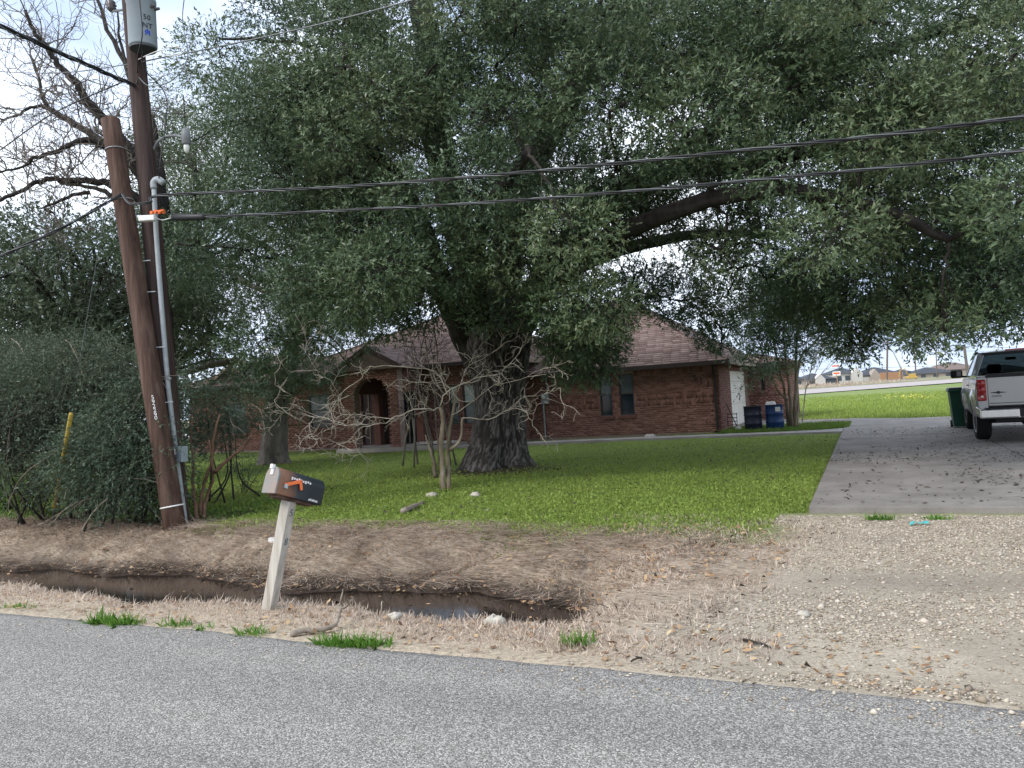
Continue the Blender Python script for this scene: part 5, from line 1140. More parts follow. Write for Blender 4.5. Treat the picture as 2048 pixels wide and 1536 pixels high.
# bed floor and cab
tb('bed_floor', (0, 1.25, .78), (1.75, 2.2, .05), black_pl, .005); tb('bed_front', (0, 2.38, 1.05), (1.8, .05, .6), silver, .01)
zb_, zr_ = 1.36, 1.90
def cab_sec(y, z): return y, z
mb = MB()   # roof
rows = [(2.62, .70, 1.87), (2.75, .74, 1.905), (3.2, .75, 1.925), (3.6, .74, 1.905), (3.75, .70, 1.87)]
V = []
for y, hw, z in rows:
    for k in range(9): u_ = -1+k/4; V.append(T((u_*hw, y, z-.035*u_**4+.012*(1-u_*u_))))
F = [(i*9+j, i*9+j+1, (i+1)*9+j+1, (i+1)*9+j) for i in range(4) for j in range(8)]
n = len(V); V = V+[q-np.array([0, 0, .05]) for q in V]; F += [tuple(n+a_ for a_ in f_[::-1]) for f_ in F]
F += [(j, n+j, n+j+1, j+1) for j in range(8)]+[(36+j, 36+j+1, n+36+j+1, n+36+j) for j in range(8)]
arrmesh('cab_roof', np.array(V), np.array(F), silver, tk, smooth=True)
def bar(name, a_, b2, w, mat): mb = MB(); mb.tube([T(a_), T(b2)], w*SC, 8); return mb.build(name, mat, tk, smooth=True)
for s_ in (-1, 1):
    mb = MB(); mb.prism([T((s_*.92, 2.42, 1.33)), T((s_*.735, 2.62, 1.88)), T((s_*.735, 2.86, 1.88)), T((s_*.93, 2.80, 1.33))], (-s_*.05, 0, 0)); mb.build('rear_quarter', silver, tk, bevel=.012)
    mb = MB(); mb.prism([T((s_*.90, 2.44, 1.33)), T((s_*.72, 2.60, 1.88)), T((s_*.60, 2.60, 1.88)), T((s_*.80, 2.42, 1.33))], (0, .05, 0)); mb.build('rear_corner', silver, tk, bevel=.01)
    bar('front_pillar', (s_*.90, 4.35, 1.33), (s_*.70, 3.74, 1.87), .035, silver); bar('door_frame', (s_*.735, 2.84, 1.88), (s_*.735, 3.74, 1.88), .03, black_pl)
    mb = MB(); mb.prism([T((s_*.92, 2.84, 1.35)), T((s_*.735, 2.90, 1.86)), T((s_*.725, 3.72, 1.86)), T((s_*.91, 4.25, 1.35))], (-s_*.012, 0, 0)); mb.build('side_window', truck_glass, tk)
    mr_ = tb('mirror', (s_*1.15, 3.75, 1.42), (.26, .10, .20), black_pl, .045); bar('mirror_arm', (s_*.93, 3.8, 1.34), (s_*1.1, 3.77, 1.36), .025, black_pl)
    tb('mirror_glass', (s_*1.10, 3.70, 1.42), (.10, .012, .13), truck_glass, .004, mr_); tb('door_handle', (s_*1.0, 2.62, 1.15), (.03, .16, .035), silver, .008)
    tb('belt_strip', (s_*.945, 3.3, 1.35), (.02, 1.5, .03), black_pl, .004)
gl = bpy.data.materials.new('rear_glass'); gl.use_nodes = True; gn = gl.node_tree; gb_ = gn.nodes['Principled BSDF']; gb_.inputs['Base Color'].default_value = (.16, .19, .19, 1); gb_.inputs['Roughness'].default_value = .03; gb_.inputs['Transmission Weight'].default_value = 1; gb_.inputs['IOR'].default_value = 1.02
mb = MB(); mb.prism([T((-.80, 2.47, 1.36)), T((.80, 2.47, 1.36)), T((.66, 2.61, 1.82)), T((-.66, 2.61, 1.82))], (0, .008, 0)); mb.build('rear_window', gl, tk)
mb = MB(); mb.prism([T((-.86, 4.3, 1.34)), T((.86, 4.3, 1.34)), T((.68, 3.72, 1.86)), T((-.68, 3.72, 1.86))], (0, .008, 0)); mb.build('windshield', gl, tk)
tb('window_header', (0, 2.60, 1.84), (1.34, .04, .06), black_pl, .01); tb('brake_lamp', (0, 2.58, 1.90), (.42, .05, .035), red_lens, .008)
for s_ in (-.42, .42):
    st2 = tb('seat', (s_, 2.95, 1.15), (.5, .2, .5), seat_m, .05); tb('headrest', (s_, 2.95, 1.50), (.28, .12, .2), seat_m, .05, st2)
tb('dashboard', (0, 4.1, 1.25), (1.6, .4, .2), seat_m, .05); tb('rear_view_mirror', (0, 3.85, 1.72), (.22, .03, .07), black_pl, .01)
mb = MB(); mb.box(T((0, 4.95, 1.27)), np.array((1.75, 1.3, .10))*SC); mb.build('hood', silver, tk, bevel=.04)
tb('front_bumper', (0, 5.72, .62), (1.85, .16, .28), chrome, .04); tb('grille', (0, 5.62, 1.0), (1.3, .1, .42), black_pl, .02); tb('firewall', (0, 4.3, .95), (1.75, .06, .7), black_pl, .01)
for s_ in (-1, 1): tb('head_lamp', (s_*.75, 5.58, 1.02), (.32, .12, .26), clear_lens, .03)

# ------------------------------------------------------------------ bin, barrels and things by the garage
bc = np.array([2.36, 24.75, .055]); wb_ = thing('wheelie_bin', 'green wheeled rubbish bin with black lid beside the pickup', 'bin', bc)
mb = MB(); mb.box(bc+[0, 0, .52], (.46, .52, .98), None, tp=1.28); mb.build('body', bin_green, wb_, bevel=.02)
mb = MB(); mb.box(bc+[0, 0, 1.03], (.66, .74, .05)); mb.build('rim', bin_green, wb_, bevel=.01)
mb = MB(); mb.box(bc+[0, .01, 1.085], (.64, .72, .06), None, tp=.93); mb.build('lid', black_pl, wb_, bevel=.015)
for s_ in (-1, 1):
    mb = MB(); mb.lathe([(.02, -.03), (.1, -.03), (.1, .03), (.02, .03)], bc+[s_*.24, .28, .1], 'x', 16); mb.build('wheel', black_pl, wb_)
mb = MB(); mb.tube([bc+[-.28, .40, 1.02], bc+[.28, .40, 1.02]], .015, 6); mb.build('handle', black_pl, wb_)
def barrel(c, mat, label, grp):
    t = thing('steel_barrel', label, 'barrel', c, 0, grp); r_ = .29
    pr = [(.28, 0), (r_, .01)]
    for zc in (.30, .59): pr += [(r_, zc-.03), (r_+.012, zc-.01), (r_+.012, zc+.01), (r_, zc+.03)]
    pr += [(r_, .86), (r_+.01, .87), (r_+.01, .885), (r_-.01, .885), (r_-.012, .84), (.02, .84)]
    mb = MB(); mb.lathe(pr, c, n=32); mb.build('drum', mat, t, smooth=True)
    mb = MB(); an = np.linspace(0, 2*math.pi, 29); mb.tube([c+np.array([(r_+.008)*math.cos(q), (r_+.008)*math.sin(q), .88]) for q in an], .012, 6); mb.build('rim_ring', metal_dark, t, smooth=True)
    return t
k1 = G(1508, 863); k1[2] = hz(*k1[:2]); k2 = G(1551, 861); k2[2] = hz(*k2[:2])
barrel(k1, barrel_dark, 'near-black steel barrel standing next to the garage door', None); t = barrel(k2, barrel_blue, 'blue steel barrel with a pale label beside the young tree', None)
dv_ = nrm(np.array([.5, -.85, 0])); mb = MB()
for k in range(5):
    an = math.atan2(dv_[1], dv_[0])+(k-2)*.12; d2 = np.array([math.cos(an), math.sin(an), 0]); mb.box(k2+d2*.292+[0, 0, .73], (.036, .004, .15), np.array(Matrix.Rotation(an+math.pi/2, 3, 'Z')))
mb.build('paper_label', flat('paper_label', (.45, .45, .42)), t)
mb = MB(); mb.box(k2+[-.10, 0, .92], (.34, .26, .14), None, tp=.8); tag(mb.build('foam_tub', white_plastic, bevel=.02), 'white foam tub sitting on top of the blue barrel', 'tub')
mb = MB()
for k in range(7): mb.box(k1+[random.uniform(-.2, .2), random.uniform(-.2, .2), .865+random.uniform(0, .04)], (random.uniform(.05, .14), random.uniform(.05, .1), .05), np.array(Matrix.Rotation(random.random()*3, 3, 'Z')))
o = mb.build('scrap_pile', dark_litter); tag(o, 'small heap of scraps on top of the near-black barrel', 'scraps'); o['kind'] = 'stuff'
sa, sb_ = AX(1453, 808, GX1+.05), G(1478, 862); sh = thing('shovel', 'long-handled shovel leaning on the brick corner by the garage', 'shovel', sb_)
mb = MB(); mb.tube([sa, sa+(sb_-sa)*.84], .017, 7); mb.build('handle', metal_dark, sh)
ax_ = nrm(sb_-sa); wx = nrm(np.cross(ax_, [0, 1., .2])); c0 = sa+(sb_-sa)*.82
mb = MB(); mb.prism([c0-wx*.05, c0+wx*.05, c0+wx*.12+ax_*.08, c0+wx*.12+ax_*.22, c0+ax_*.32, c0-wx*.12+ax_*.22, c0-wx*.12+ax_*.08], (0, -.012, 0)); mb.build('blade', galv, sh)
rk = thing('wire_rack', 'small dark wire rack standing against the garage door', 'rack', G(1465, 862)); c0 = G(1464, 862)
for k in range(5): mb = MB(); mb.tube([c0+[-.16, .1, .08+.13*k], c0+[.2, .1, .08+.13*k]], .012, 5); mb.build('shelf_wire', metal_dark, rk)
for s_ in (-.14, .18): mb = MB(); mb.tube([c0+[s_, .1, -.02], c0+[s_, .1, .64]], .012, 5); mb.build('upright', metal_dark, rk)

# ------------------------------------------------------------------ far side of the field
def far_house(label, px0, px1, ytop, ybase, D, wall, roof, nwin=3, gable=None, door=False, hipk=.35, grp=None, sz=None):
    a_, b2 = PD(px0, ybase, D), PD(px1, ybase, D); zb = min(a_[2], b2[2])-.6; ztop = PD((px0+px1)/2, ytop, D)[2]
    U = (b2-a_)*[1, 1, 0]; Lw = np.linalg.norm(U); U = U/Lw; N = np.array([U[1], -U[0], 0]); Rm = np.stack([U, -N, np.array([0, 0, 1.])], 1); c = (a_+b2)/2; c[2] = 0; dp = 10
    h_ = ztop-zb; ze = zb+.6+(h_-.6)*(.5 if hipk < .5 else .62)
    t = thing('far_house', label, 'house', (c[0], c[1], zb), 0, grp)
    mb = MB(); mb.box(c-N*dp/2+[0, 0, (zb+ze)/2], (Lw, dp, ze-zb), Rm); w = mb.build('wall', wall, t)
    d_ = min(dp/2+.5, Lw/2-.1); P = [c+U*(s_*(Lw/2+.4))+N*.5-N*q*(dp+1)+[0, 0, ze] for s_, q in ((-1, 0), (1, 0), (1, 1), (-1, 1))]
    P += [c+U*(s_*(Lw/2-d_))-N*dp/2+[0, 0, ztop] for s_ in (-1, 1)]
    mb = MB(); mb.add(P, [(0, 1, 5, 4), (1, 2, 5), (2, 3, 4, 5), (3, 0, 4), (3, 2, 1, 0)]); rf = mb.build('roof', roof, t)
    if gable:
        u_, gw = gable; q = c+U*(Lw*(u_-.5))+N*1.0; gz = ze+(ztop-ze)*.75
        mb = MB(); mb.prism([q-U*gw/2+[0, 0, zb], q+U*gw/2+[0, 0, zb], q+U*gw/2+[0, 0, ze], q+[0, 0, gz], q-U*gw/2+[0, 0, ze]], -N*2.5); mb.build('gable_front', wall, t)
    for k in range(nwin):
        u_ = (k+.6)/(nwin+.2); q = c+U*(Lw*(u_-.5))+[0, 0, zb+(ze-zb)*.62]
        if gable and abs(u_-gable[0])*Lw < gable[1]*.6: continue
        mb = MB(); mb.box(q+N*.06, (1.4, .1, 1.3), Rm); mb.build('window', far_win, t)
    if door: mb = MB(); q = c+U*(Lw*(door-.5))+[0, 0, zb+1.3]; mb.box(q+N*.08, (4.2, .1, 2.3), Rm); mb.build('garage_door', far_win if door > .5 else far_wall, t)
    return t
far_house('white-walled far house with a small pale gable beyond the road', 1606, 1673, 745, 770, 215, far_wall, far_roof, 2, (.5, 2.6), .86)
far_house('pale two-storey far house behind the orange sign', 1668, 1724, 734, 765, 220, far_wall, far_roof, 3, (.8, 3.), hipk=.6)
far_house('far house with a long dark roof behind the tan fence', 1724, 1806, 733, 762, 225, far_wall2, far_roof, 4, (.3, 2.6), .2)
far_house('low far house with dark slate roof right of the excavator', 1832, 1912, 733, 756, 230, far_wall2, far_roof, 3)
far_house('brown-roofed far house rising behind the dark slate roof', 1870, 1960, 724, 750, 275, far_wall2, far_roof2, 3)
far_house('plain far house with a slate roof beyond the pickup', 1975, 2070, 728, 750, 245, far_wall, far_roof, 3)
far_house('grey-roofed far house peeping out behind the young tree', 1560, 1612, 744, 774, 200, far_wall2, far_roof, 2)
far_house('tan-walled far house with slate roof hidden behind the excavator', 1790, 1845, 737, 758, 245, far_wall2, far_roof, 3)
# timber fence
fa, fb_ = PD(1760, 757, 200), PD(1806, 755, 200); fn = thing('timber_fence', 'orange-brown board fence on the far verge', 'fence', (fa+fb_)/2)
for k in range(24):
    c = fa+(fb_-fa)*(k+.5)/24; mb = MB(); mb.box([c[0], c[1], c[2]+.55], (.22, .04, 1.9)); mb.build('board', fence_m, fn)
def far_pole_(label, x0, y0, x1, y1, D, w=.14, arm=True):
    a_, b2 = PD(x0, y0, D), PD(x1, y1, D); t = thing('far_utility_pole', label, 'pole', a_); mb = MB(); mb.tube([a_-[0, 0, .8], b2], [w*1.2, w], 8); mb.build('shaft', far_pole, t)
    if arm: mb = MB(); c = a_+(b2-a_)*.93; mb.box(c, (2.2, .12, .14)); mb.build('crossarm', far_pole, t)
    return a_, b2
fp1 = far_pole_('slim far utility pole standing left of the excavator', 1773, 768, 1775, 679, 150, .16)
fp2 = far_pole_('dark far utility pole rising behind the pickup mirror', 1938, 762, 1928, 690, 95, .15, False)
fp3 = far_pole_('far utility pole standing behind the excavator', 1832, 752, 1829, 700, 190, .15)
fp4 = far_pole_('thin far pole between the excavator and the pickup', 1874, 755, 1872, 705, 190, .12)
far_pole_('grey far lamp post leaning left toward the road', 1803, 752, 1802, 735, 185, .14, False)
mb = MB(); a_, b2 = PD(1802, 736, 185), PD(1785, 701, 185); mb.tube([a_, b2], [.2, .12], 6); tag(mb.build('boom_pole', pvc), 'long grey boom slanting up beside the excavator', 'boom')
for k, (ya_, yb2_, xs_) in enumerate([(690, 697, 0), (700, 705, 0), (735, 722, 40)]):
    cable(['highest far power line across the field', 'second far power line across the field', 'lowest far power line above the slate roofs'][k], [PD(1400, ya_+8, 150), PD(1773, ya_, 150), PD(2080, yb2_, 150)], .035, cable_grey, nm='power_line')
sg_ = thing('roadside_sign', 'white roadside sign with orange lettering on a single post', 'sign', PD(1676, 772, 140)); a_ = PD(1676, 772, 140); c = PD(1673, 747, 140)
mb = MB(); mb.tube([a_-[0, 0, .5], c], .08, 6); mb.build('post', fence_m, sg_)
mb = MB(); mb.box(c, (1.35, .08, .75)); mb.build('board', white_plastic, sg_)
mb = MB(); mb.box(c+[0, -.06, .05], (1.05, .03, .3)); mb.build('orange_panel', sign_red, sg_)
mb = MB(); mb.box(PD(1671, 732, 140), (1.2, .08, .25)); mb.build('top_board', sign_red, sg_)
ex = thing('excavator', 'small yellow excavator parked on the far verge', 'excavator', PD(1822, 756, 180)); c = PD(1822, 756, 180)
mb = MB(); mb.box(c+[0, 0, .15], (2.6, 1.5, .5)); mb.build('tracks', yellow_m, ex, bevel=.1)
mb = MB(); mb.box(c+[.3, 0, .7], (1.5, 1.3, .6)); mb.build('body', yellow_m, ex, bevel=.08)
mb = MB(); mb.box(c+[-.2, 0, 1.3], (.7, .9, .8)); mb.build('cab', far_win, ex, bevel=.06)
mb = MB(); mb.tube([c+[-.6, 0, .9], c+[-1.2, -.3, 2.3], c+[-2.2, -.4, 1.9], c+[-2.5, -.4, .5]], [.15, .14, .12, .1], 6); mb.build('arm', yellow_m, ex)
# hedgerow / dry weeds on the far verge
n = 5000; u = rng.random(n); P = q1[None, :]+(q2-q1)[None, :]*(u[:, None]*2.4-.7)+nvec[None, :]*rng.uniform(3, 40, (n, 1)); P[:, 2] = .4
D = nrm(rng.normal(size=(n, 3))*.3+[0, 0, 1.]); Q, F, rv = twig_leaves(P, D, np.full(n, .4), 2, .4, .12); o = arrmesh('dry_weeds', Q, F, straw, None, rv); tag(o, 'band of dry tan weeds along the far road', 'weeds'); o['kind'] = 'stuff'
# yellow wild flowers in the field
n = 120; P = np.array([G(x_, y_) for x_, y_ in zip(rng.normal(1825, 32, n), rng.normal(796, 2.2, n))]); P[:, 2] = .08
Q, F, rv = twig_leaves(P, rsph(n), np.full(n, .1), 2, .13, .08, 1.); o = arrmesh('wildflowers', Q, F, flower, None, rv); tag(o, 'thin patch of yellow wildflowers in the green field', 'flowers'); o['kind'] = 'stuff'

# ------------------------------------------------------------------ ground cover
def in_drive(x, y): return ((x > -.8) & (y > 10.1)) | ((y > 24.2) & (y < 26.6) & (x > -16)) | (y > 29.8) & (x > -5.) | ((y > 23.7) & (x < -12)) | ((y > 27.3) & (x < -4.6))
def blades(name, P, h_, w_, lean, mat, label, cat, flatten=None, seg=1, jit=.4):
    n = len(P); d = nrm(np.concatenate([rng.normal(size=(n, 2))*lean, np.ones((n, 1))], 1)) if flatten is None else nrm(flatten)
    az = rng.random(n)*2*math.pi; sd = np.stack([np.cos(az), np.sin(az), 0*az], 1)*(w_*(1+.3*rng.normal(size=n)).clip(.4, 2)/2)[:, None]
    hh = (h_*(1+jit*rng.normal(size=n)).clip(.3, 2.2))[:, None]
    if seg == 1:
        Q = np.stack([P-sd, P+sd, P+d*hh], 1).reshape(-1, 3); F = np.arange(3*n).reshape(-1, 3); rv = np.repeat(rng.random(n), 3)
    else:
        mid = P+d*hh*.55+np.array([0, 0, 1.])*hh*.12; dd = nrm(d+rng.normal(size=(n, 3))*.45); tip = mid+dd*hh*.5
        Q = np.stack([P-sd, P+sd, mid+sd*.8, tip, mid-sd*.8], 1).reshape(-1, 3); F = np.arange(5*n).reshape(-1, 5); rv = np.repeat(rng.random(n), 5)
    o = arrmesh(name, Q, F, mat, None, rv); o['kind'] = 'stuff'; return tag(o, label, cat)
def onz(x, y, dz=0): return np.stack([x, y, hz(x, y)+dz], 1)
# lawn
n = 330000; D_ = 9.0/(1-rng.random(n)*.80); 
px = rng.uniform(-60, 1760, n); dist = D_*rng.uniform(.95, 1.05, n)
rr_ = f0[None, :]+r0[None, :]*((px-1024)/FPX)[:, None]; x, y = (rr_*dist[:, None])[:, 0], (rr_*dist[:, None])[:, 1]
keep = (y > lawn_edge(x)+.7*(rng.random(n)-.6)+1.1*(fbm(x, y, 2.5, 3)-.5)) & ~in_drive(x, y) & (y < 36) & ~((x > -1.1) & (y < 10.2)) & ~((x < -9.2) & (y < 9.6+.6*rng.random(n)))
cov = fbm(x+3, y+8, .8, 3); keep &= rng.random(n) < .35+1.1*cov
x, y, dist = x[keep], y[keep], dist[keep]; P = onz(x, y, -.005)
o = blades('lawn_grass', P, .045, .016, .9, lawn_leaf, 'short clover and grass covering the front lawn', 'grass')
# clover heads: broader flat leaves
m_ = rng.random(len(P)) < .22; Pc = P[m_]+[0, 0, .025]; Q, F, rv = twig_leaves(Pc, rsph(len(Pc)), np.full(len(Pc), .03), 2, .034, .026, 1.6)
o = arrmesh('clover', Q, F, lawn_leaf, None, rv); tag(o, 'low broad-leaved clover mixed through the lawn', 'clover'); o['kind'] = 'stuff'
# strip by the barrels and field edge
n = 26000; x = rng.uniform(-4.6, -.6, n); y = rng.uniform(26.3, 29.9, n); k = (y > 26.3+.35*(x > -1.2)) & (np.hypot(x+1.4, np.minimum(y-28.0, 0)) > -1); P = onz(x[k], y[k]); blades('strip_grass', P, .11, .022, .5, weed_leaf, 'bright green grass strip beside the barrels and young tree', 'grass')
n = 60000; y = 30.3/(1-rng.random(n)*.62); x = rng.uniform(-.13, .22, n)*y+.5; k = (y > 31.8-.28*(x-2)) & ((x > -2.6+0*y) | (y > 36)); P = onz(x[k], y[k]); blades('field_grass', P, .14, .05, .6, lawn_leaf, 'rough green grass of the open field', 'grass')
# dead matted grass on the far bank
n = 92000; x = rng.uniform(-16.5, -.9, n); t = rng.beta(1.5, 1.2, n); y0_ = 6.75-1.6*sst(-3.2, -2.2, x); y = y0_+t*(9.25-y0_)
D_ = np.hypot(x, y); k = (rng.random(n) < np.clip(11/D_, .35, 1)) & (y < lawn_edge(x)+.55+.5*rng.normal(size=n)*.4) & (rng.random(n) < 1-.85*sst(-2.6, -.9, x+.8*(fbm(x, y, 1., 3)-.5))) & (hz(x, y) > -.41)
x, y = x[k], y[k]; P = onz(x, y, .012); sw = (fbm(x, y, 1.4, 3)-.5)*7.
fl = np.stack([np.cos(sw)*.9+.3, -np.sin(np.abs(sw))*.5-.55, .15+.30*rng.random(len(x))], 1)+rng.normal(size=(len(x), 3))*.24; fl[:, 2] = np.abs(fl[:, 2])*.38+.05
blades('dead_grass', P, .25, .0075, 0, straw, 'matted dead brown grass on the far ditch bank', 'grass', flatten=fl, seg=1)
# short stubble on the road shoulder and the rim of the ditch
n = 60000; x = rng.uniform(-15, -.6, n); y = ROAD_Y+.06+rng.beta(1.6, 1., n)*(.72+.15*fbm(x, x*0, 2., 2)); k = (rng.random(n) < .25+.9*sst(.15, .6, y-ROAD_Y)) & (rng.random(n) < sst(.25, .6, fbm(x, y, 1.7, 3))+.25) & (y < near_edge(x)+.12)
x, y = x[k], y[k]; fl = rng.normal(size=(len(x), 3))*.7+[0, 0, .5]; fl[:, 2] = np.abs(fl[:, 2]); blades('shoulder_stubble', onz(x, y), .034, .005, .8, straw, 'dry straw stubble along the sandy road shoulder', 'grass', flatten=fl, seg=1)
n = 5000; x = rng.uniform(-13, -2.2, n); y = near_edge(x)+rng.uniform(-.1, .22, n); fl = rng.normal(size=(n, 3))*.5+[0, .5, .2]; blades('rim_grass', onz(x, y), .06, .006, .8, straw, 'dry grass hanging over the near rim of the ditch', 'grass', flatten=fl, seg=2)
# thin stubble between ditch end and gravel
n = 26000; x = rng.uniform(-3.2, -.3, n); y = rng.uniform(4.5, 9.8, n); k = rng.random(n) < (1-sst(-1.6, -.4, x+1.2*(fbm(x, y, .9, 3)-.5)))*sst(.3, .6, fbm(x, y, 2., 3)); fl = rng.normal(size=(k.sum(), 3))*.8; fl[:, 2] = np.abs(fl[:, 2])*.5+.1
blades('dry_verge_grass', onz(x[k], y[k]), .05, .006, .8, straw, 'thin dry grass between the ditch end and the gravel', 'grass', flatten=fl, seg=2)
# fallen leaves
def litter(name, P, ll, lw, mat, label, nb=.9):
    n = len(P); Q, F, rv = twig_leaves(P, nrm(np.concatenate([rng.normal(size=(n, 2)), .12*rng.normal(size=(n, 1))], 1)), np.full(n, .01), 1, ll, lw, 2.6, .25, tri=False); o = arrmesh(name, Q, F, mat, None, rv); o['kind'] = 'stuff'; return tag(o, label, 'leaves')
n = 7000; x = rng.uniform(-14, -.8, n); y = rng.uniform(6.4, 9.0, n); hh_ = hz(x, y); k = rng.random(n) < np.where(hh_ < -.45, .05, .24+.5*((hh_ < -.30) & (hh_ > -.45))+.4*(x > -3.5)); litter('fallen_leaves', np.maximum(onz(x[k], y[k], .03), [-99, -99, -.428]), .055, .026, litter_leaf, 'pale fallen leaves scattered over the dead grass bank')
n = 1300; x = rng.uniform(-14, 0.4, n); y = rng.uniform(4.35, 5.2, n); litter('shoulder_leaves', np.stack([x, y, np.maximum(hz(x, y), -.43)+.012], 1), .05, .022, litter_leaf, 'brown fallen leaves along the road shoulder')
n = 5500; dd_ = 10.3/(1-rng.random(n)*.6); x = rng.uniform(-.7, 5.5, n); y = dd_; litter('driveway_leaves', np.stack([x, y, 0*x+.064], 1)[rng.random(n) < .12+.9*sst(.45, .62, fbm(x, y*1.0, .55, 3))], .06, .026, dark_litter, 'dark leaf litter scattered over the concrete driveway')
n = 2600; x = rng.uniform(-14, -1, n); y = rng.uniform(9, 24, n); litter('lawn_leaves', onz(x, y, .045)[~in_drive(x, y)], .055, .026, dark_litter, 'dark fallen leaves scattered across the lawn')
n = 2600; x = OB[0]+rng.normal(size=n)*.75+.3; y = OB[1]-.9+rng.normal(size=n)*.5; litter('root_leaves', onz(x, y, .03), .06, .028, dark_litter, 'leaf mould gathered round the foot of the big oak')
# leaf mould under the bushes
n = 4200; x = rng.uniform(-15.5, -9.2, n); y = rng.uniform(8.3, 10.4, n); litter('bush_leaves', onz(x, y, .015), .055, .026, dark_litter, 'dark leaf mould under the bushes by the poles')
n = 5000; x = rng.uniform(-16, -9.3, n); y = rng.uniform(8.75, 11.5, n); k = rng.random(n) < sst(.42, .62, fbm(x, y, 1.1, 3)); blades('under_bush_weeds', onz(x[k], y[k]), .11, .03, .9, weed_leaf, 'patchy green weeds growing under the bushes', 'weeds')
# gravel
n = 52000; x = rng.uniform(-1.7, 3.4, n); y = ROAD_Y+.02+rng.random(n)*5.7
w = sst(-1.5, -.3, x+1.2*(fbm(x, y, .9, 4)-.5)); bare_ = sst(.46, .60, fbm(x*.6+4, y*1.1, .75, 3)); bare_ = np.maximum(bare_, np.clip(np.exp(-((y-6.75-.12*x)/.45)**2)*1.1+np.exp(-((y-5.35-.05*x)/.28)**2)*sst(.2, 1.4, x), 0, 1)); k = rng.random(n) < w*(1-.86*bare_); x, y = x[k], y[k]; n = len(x)
octv = np.array([(1, 0, 0), (-1, 0, 0), (0, 1, 0), (0, -1, 0), (0, 0, 1), (0, 0, -1)], float); octf = np.array([(0, 2, 4), (2, 1, 4), (1, 3, 4), (3, 0, 4), (2, 0, 5), (1, 2, 5), (3, 1, 5), (0, 3, 5)])
sz_ = (.0080*np.exp(rng.normal(size=n)*.38))[:, None, None]; vv = octv[None]*(1+.35*rng.normal(size=(n, 6, 3)))*sz_*np.array([1.15, 1, .6]); vv = vv+.35*rng.normal(size=(n, 6, 3))*sz_*np.array([1, 1, .4])
an = rng.random(n)*6.28; ca_, sa_ = np.cos(an)[:, None], np.sin(an)[:, None]; vv = np.stack([vv[..., 0]*ca_-vv[..., 1]*sa_, vv[..., 0]*sa_+vv[..., 1]*ca_, vv[..., 2]], -1)+onz(x, y, .003)[:, None, :]
o = arrmesh('gravel', vv.reshape(-1, 3), (octf[None]+(np.arange(n)*6)[:, None, None]).reshape(-1, 3), pebble_m, None, np.repeat(rng.random(n), 6)); tag(o, 'pale loose gravel at the mouth of the driveway', 'gravel'); o['kind'] = 'stuff'
n = 2600; x = rng.uniform(-9, 2.6, n); y = ROAD_Y-.42*rng.random(n)**2.2+.10*rng.random(n); k = rng.random(n) < .18+.82*sst(-3, 0, x); x, y = x[k], y[k]; n = len(x)
sz_ = (.0062*np.exp(rng.normal(size=n)*.4))[:, None, None]; vv = octv[None]*(1+.35*rng.normal(size=(n, 6, 3)))*sz_*np.array([1.15, 1, .6])+np.stack([x, y, 0*x+.010], 1)[:, None, :]
o = arrmesh('edge_chips', vv.reshape(-1, 3), (octf[None]+(np.arange(n)*6)[:, None, None]).reshape(-1, 3), pebble_m, None, np.repeat(rng.random(n), 6)); tag(o, 'loose stone chips strewn over the edge of the road', 'gravel'); o['kind'] = 'stuff'
# grass tufts on the shoulder
def tuft(label, x0, x1, yy_, n, h_, thin=1.):
    a_, b2 = G(x0, yy_), G(x1, yy_); u = rng.beta(2, 2, n)[:, None]; P = a_+(b2-a_)*u+np.concatenate([np.clip(rng.normal(size=(n, 2)), -1.2, 1.2)*.045*thin, np.zeros((n, 1))], 1); P[:, 1] = np.maximum(P[:, 1], ROAD_Y-.08); P[:, 2] = np.maximum(hz(P[:, 0], P[:, 1]), -.02)-.01
    ctr = (a_+b2)/2; d_ = np.stack([(P[:, 0]-ctr[0])*1.3, (P[:, 1]-ctr[1])*2-.15, 0*P[:, 0]+.42], 1)+rng.normal(size=(n, 3))*.38; d_[:, 2] = np.abs(d_[:, 2])
    o = blades('grass_tuft', P, h_, .008, .5, tuft_leaf, label, 'grass tuft', flatten=d_, seg=2); del o['kind']; return o
tuft('broad bright green grass tuft at the road edge farthest from the mailbox', 165, 285, 1248, 420, .079)
tuft('small green tuft lying between the broad tuft and the mailbox', 325, 380, 1250, 130, .058)
tuft('tiny sparse green sprig beside the small tuft', 388, 425, 1257, 50, .043)
tuft('pale thin green tuft just left of the mailbox post', 478, 535, 1268, 110, .065)
tuft('long green grass tuft at the road edge below the fallen branch', 622, 790, 1290, 760, .065)
tuft('solitary spiky green tuft on the bare shoulder past the ditch end', 1128, 1180, 1283, 130, .086)
tuft('yellowish green tuft on the sandy shoulder at the ditch start', 2, 70, 1212, 120, .043)
tuft('ragged green tuft against the concrete driveway edge', 1730, 1790, 1034, 200, .065)
tuft('low green tuft at the driveway edge near the blue-green wrapper', 1845, 1905, 1034, 170, .050)
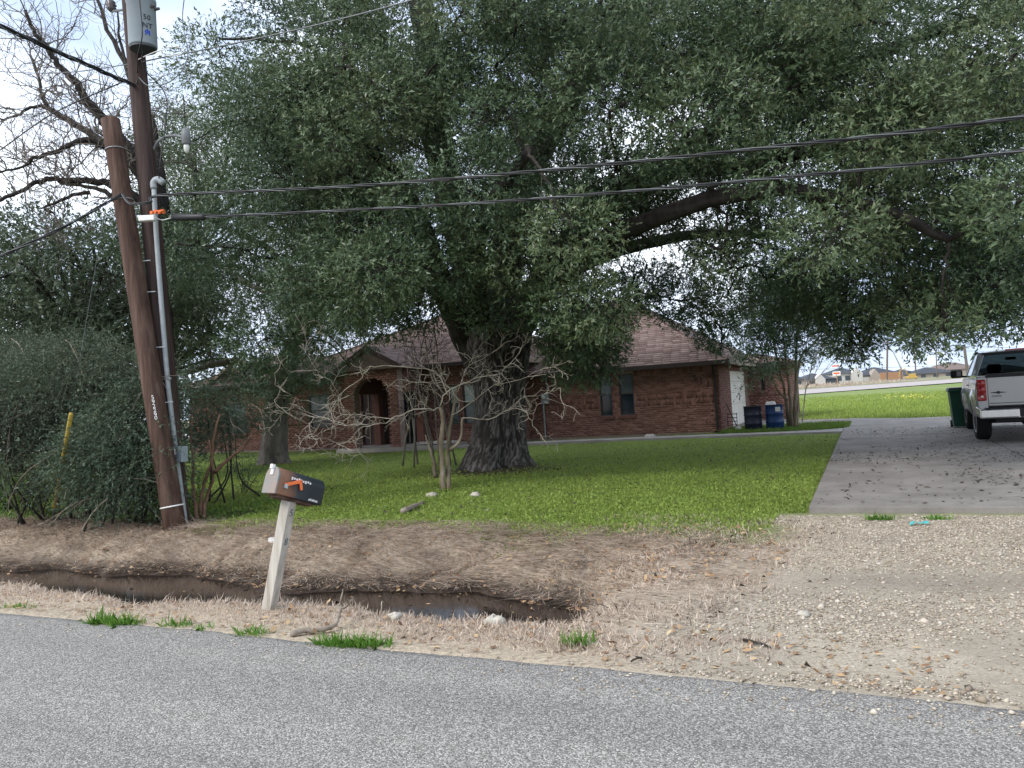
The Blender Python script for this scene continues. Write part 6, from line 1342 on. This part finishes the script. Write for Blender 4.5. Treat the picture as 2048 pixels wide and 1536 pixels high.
# fallen branch, stones, log, litter
def sticks(name, label, pts, ra, rb, mat, twigs=2, cat='branch'):
    P = []
    for q in pts: g_ = G(q[0], q[1]); g_ = g_.copy(); g_[2] = hz(g_[0], g_[1])+q[2]; P.append(g_)
    mb = MB(); p = smooth_path(P, 4, .004); mb.tube(p, np.linspace(ra, rb, len(p)), 8)
    for _ in range(twigs): grow(mb, p[rng.integers(1, len(p))], nrm(rsph(1)[0]*[1, .4, .4]+[.3, 0, .2]), .15, rb, 0, stop=.003)
    return tag(mb.build(name, mat, smooth=True), label, cat)
sticks('fallen_branch', 'crooked fallen branch lying on the shoulder right of the mailbox', [(582, 1274, .02), (610, 1268, .03), (640, 1264, .03), (668, 1257, .04), (678, 1250, .09), (686, 1240, .13)], .022, .012, log_m)
sticks('fallen_stick', 'dark straight stick lying across the gravel edge', [(1487, 1277, .012), (1515, 1284, .014), (1540, 1292, .012)], .010, .007, twig_bark, 0, 'stick')
sticks('curved_stick', 'thin curved stick on the bare shoulder near the road', [(1262, 1325, .012), (1280, 1322, .03), (1284, 1316, .015), (1272, 1310, .01)], .006, .004, twig_bark, 0, 'stick')
sticks('log', 'short weathered log lying on the lawn near the crape myrtle', [(806, 1026, .04), (826, 1018, .05), (846, 1010, .05)], .05, .03, log_m, 1, 'log')
sticks('bent_reed', 'pair of dry reed stalks standing at the ditch rim', [(760, 1238, .0), (766, 1222, .12), (772, 1203, .22), (776, 1206, .2)], .006, .003, dead_twig, 0, 'reed')
def rock(label, px, py, s_, mat=stone_m, flatz=.55):
    c = G(px, py); c[2] = hz(c[0], c[1])+s_*.18; mb = MB(); v = []; n1_, n2_ = 9, 6
    for i in range(n2_+1):
        for j in range(n1_):
            a_ = math.pi*i/n2_; b2 = 2*math.pi*j/n1_; q = np.array([math.sin(a_)*math.cos(b2), math.sin(a_)*math.sin(b2), math.cos(a_)*flatz]); v.append(c+q*s_*(1+.22*math.sin(3*b2+px)+.15*math.cos(5*a_+py)))
    f_ = [(i*n1_+j, i*n1_+(j+1) % n1_, (i+1)*n1_+(j+1) % n1_, (i+1)*n1_+j) for i in range(n2_) for j in range(n1_)]
    mb.add(v, f_); return tag(mb.build('stone', mat, smooth=True), label, 'stone')
rock('pale flat stone at the near rim of the ditch end', 988, 1240, .085); rock('small greenish stone on the near ditch rim', 790, 1232, .06); rock('pale stone on the lawn at the left of the crape myrtle', 865, 993, .10); rock('pale stone on the lawn at the right of the crape myrtle', 952, 991, .09)
rock('grey broken concrete lump on the grass before the brick wall', 1300, 876, .2); rock('white chip of stone in the gravel driveway mouth', 1607, 1224, .045); rock('small white stone half hidden in the lawn grass', 975, 1020, .04)
mb = MB(); c = G(1838, 1046); c[2] = .02+hz(c[0], c[1])
for k in range(4): mb.box(c+[(k-1.5)*.045, random.uniform(-.015, .015), random.uniform(0, .015)], (.05, .07, .006), np.array(Matrix.Rotation(random.uniform(-.6, .6), 3, 'Y')@Matrix.Rotation(random.uniform(-.5, .5), 3, 'X')))
tag(mb.build('crumpled_wrapper', teal_litter), 'crumpled blue-green wrapper lying on the gravel', 'litter')
c = PD(545, 1049, 10.3); c[2] = hz(c[0], c[1])+.03; mb = MB(); mb.box(c, (.11, .08, .05), np.array(Matrix.Rotation(.4, 3, 'Y'))); tag(mb.build('crushed_cup', white_plastic), 'crushed white cup lying on the bank behind the mailbox post', 'litter')
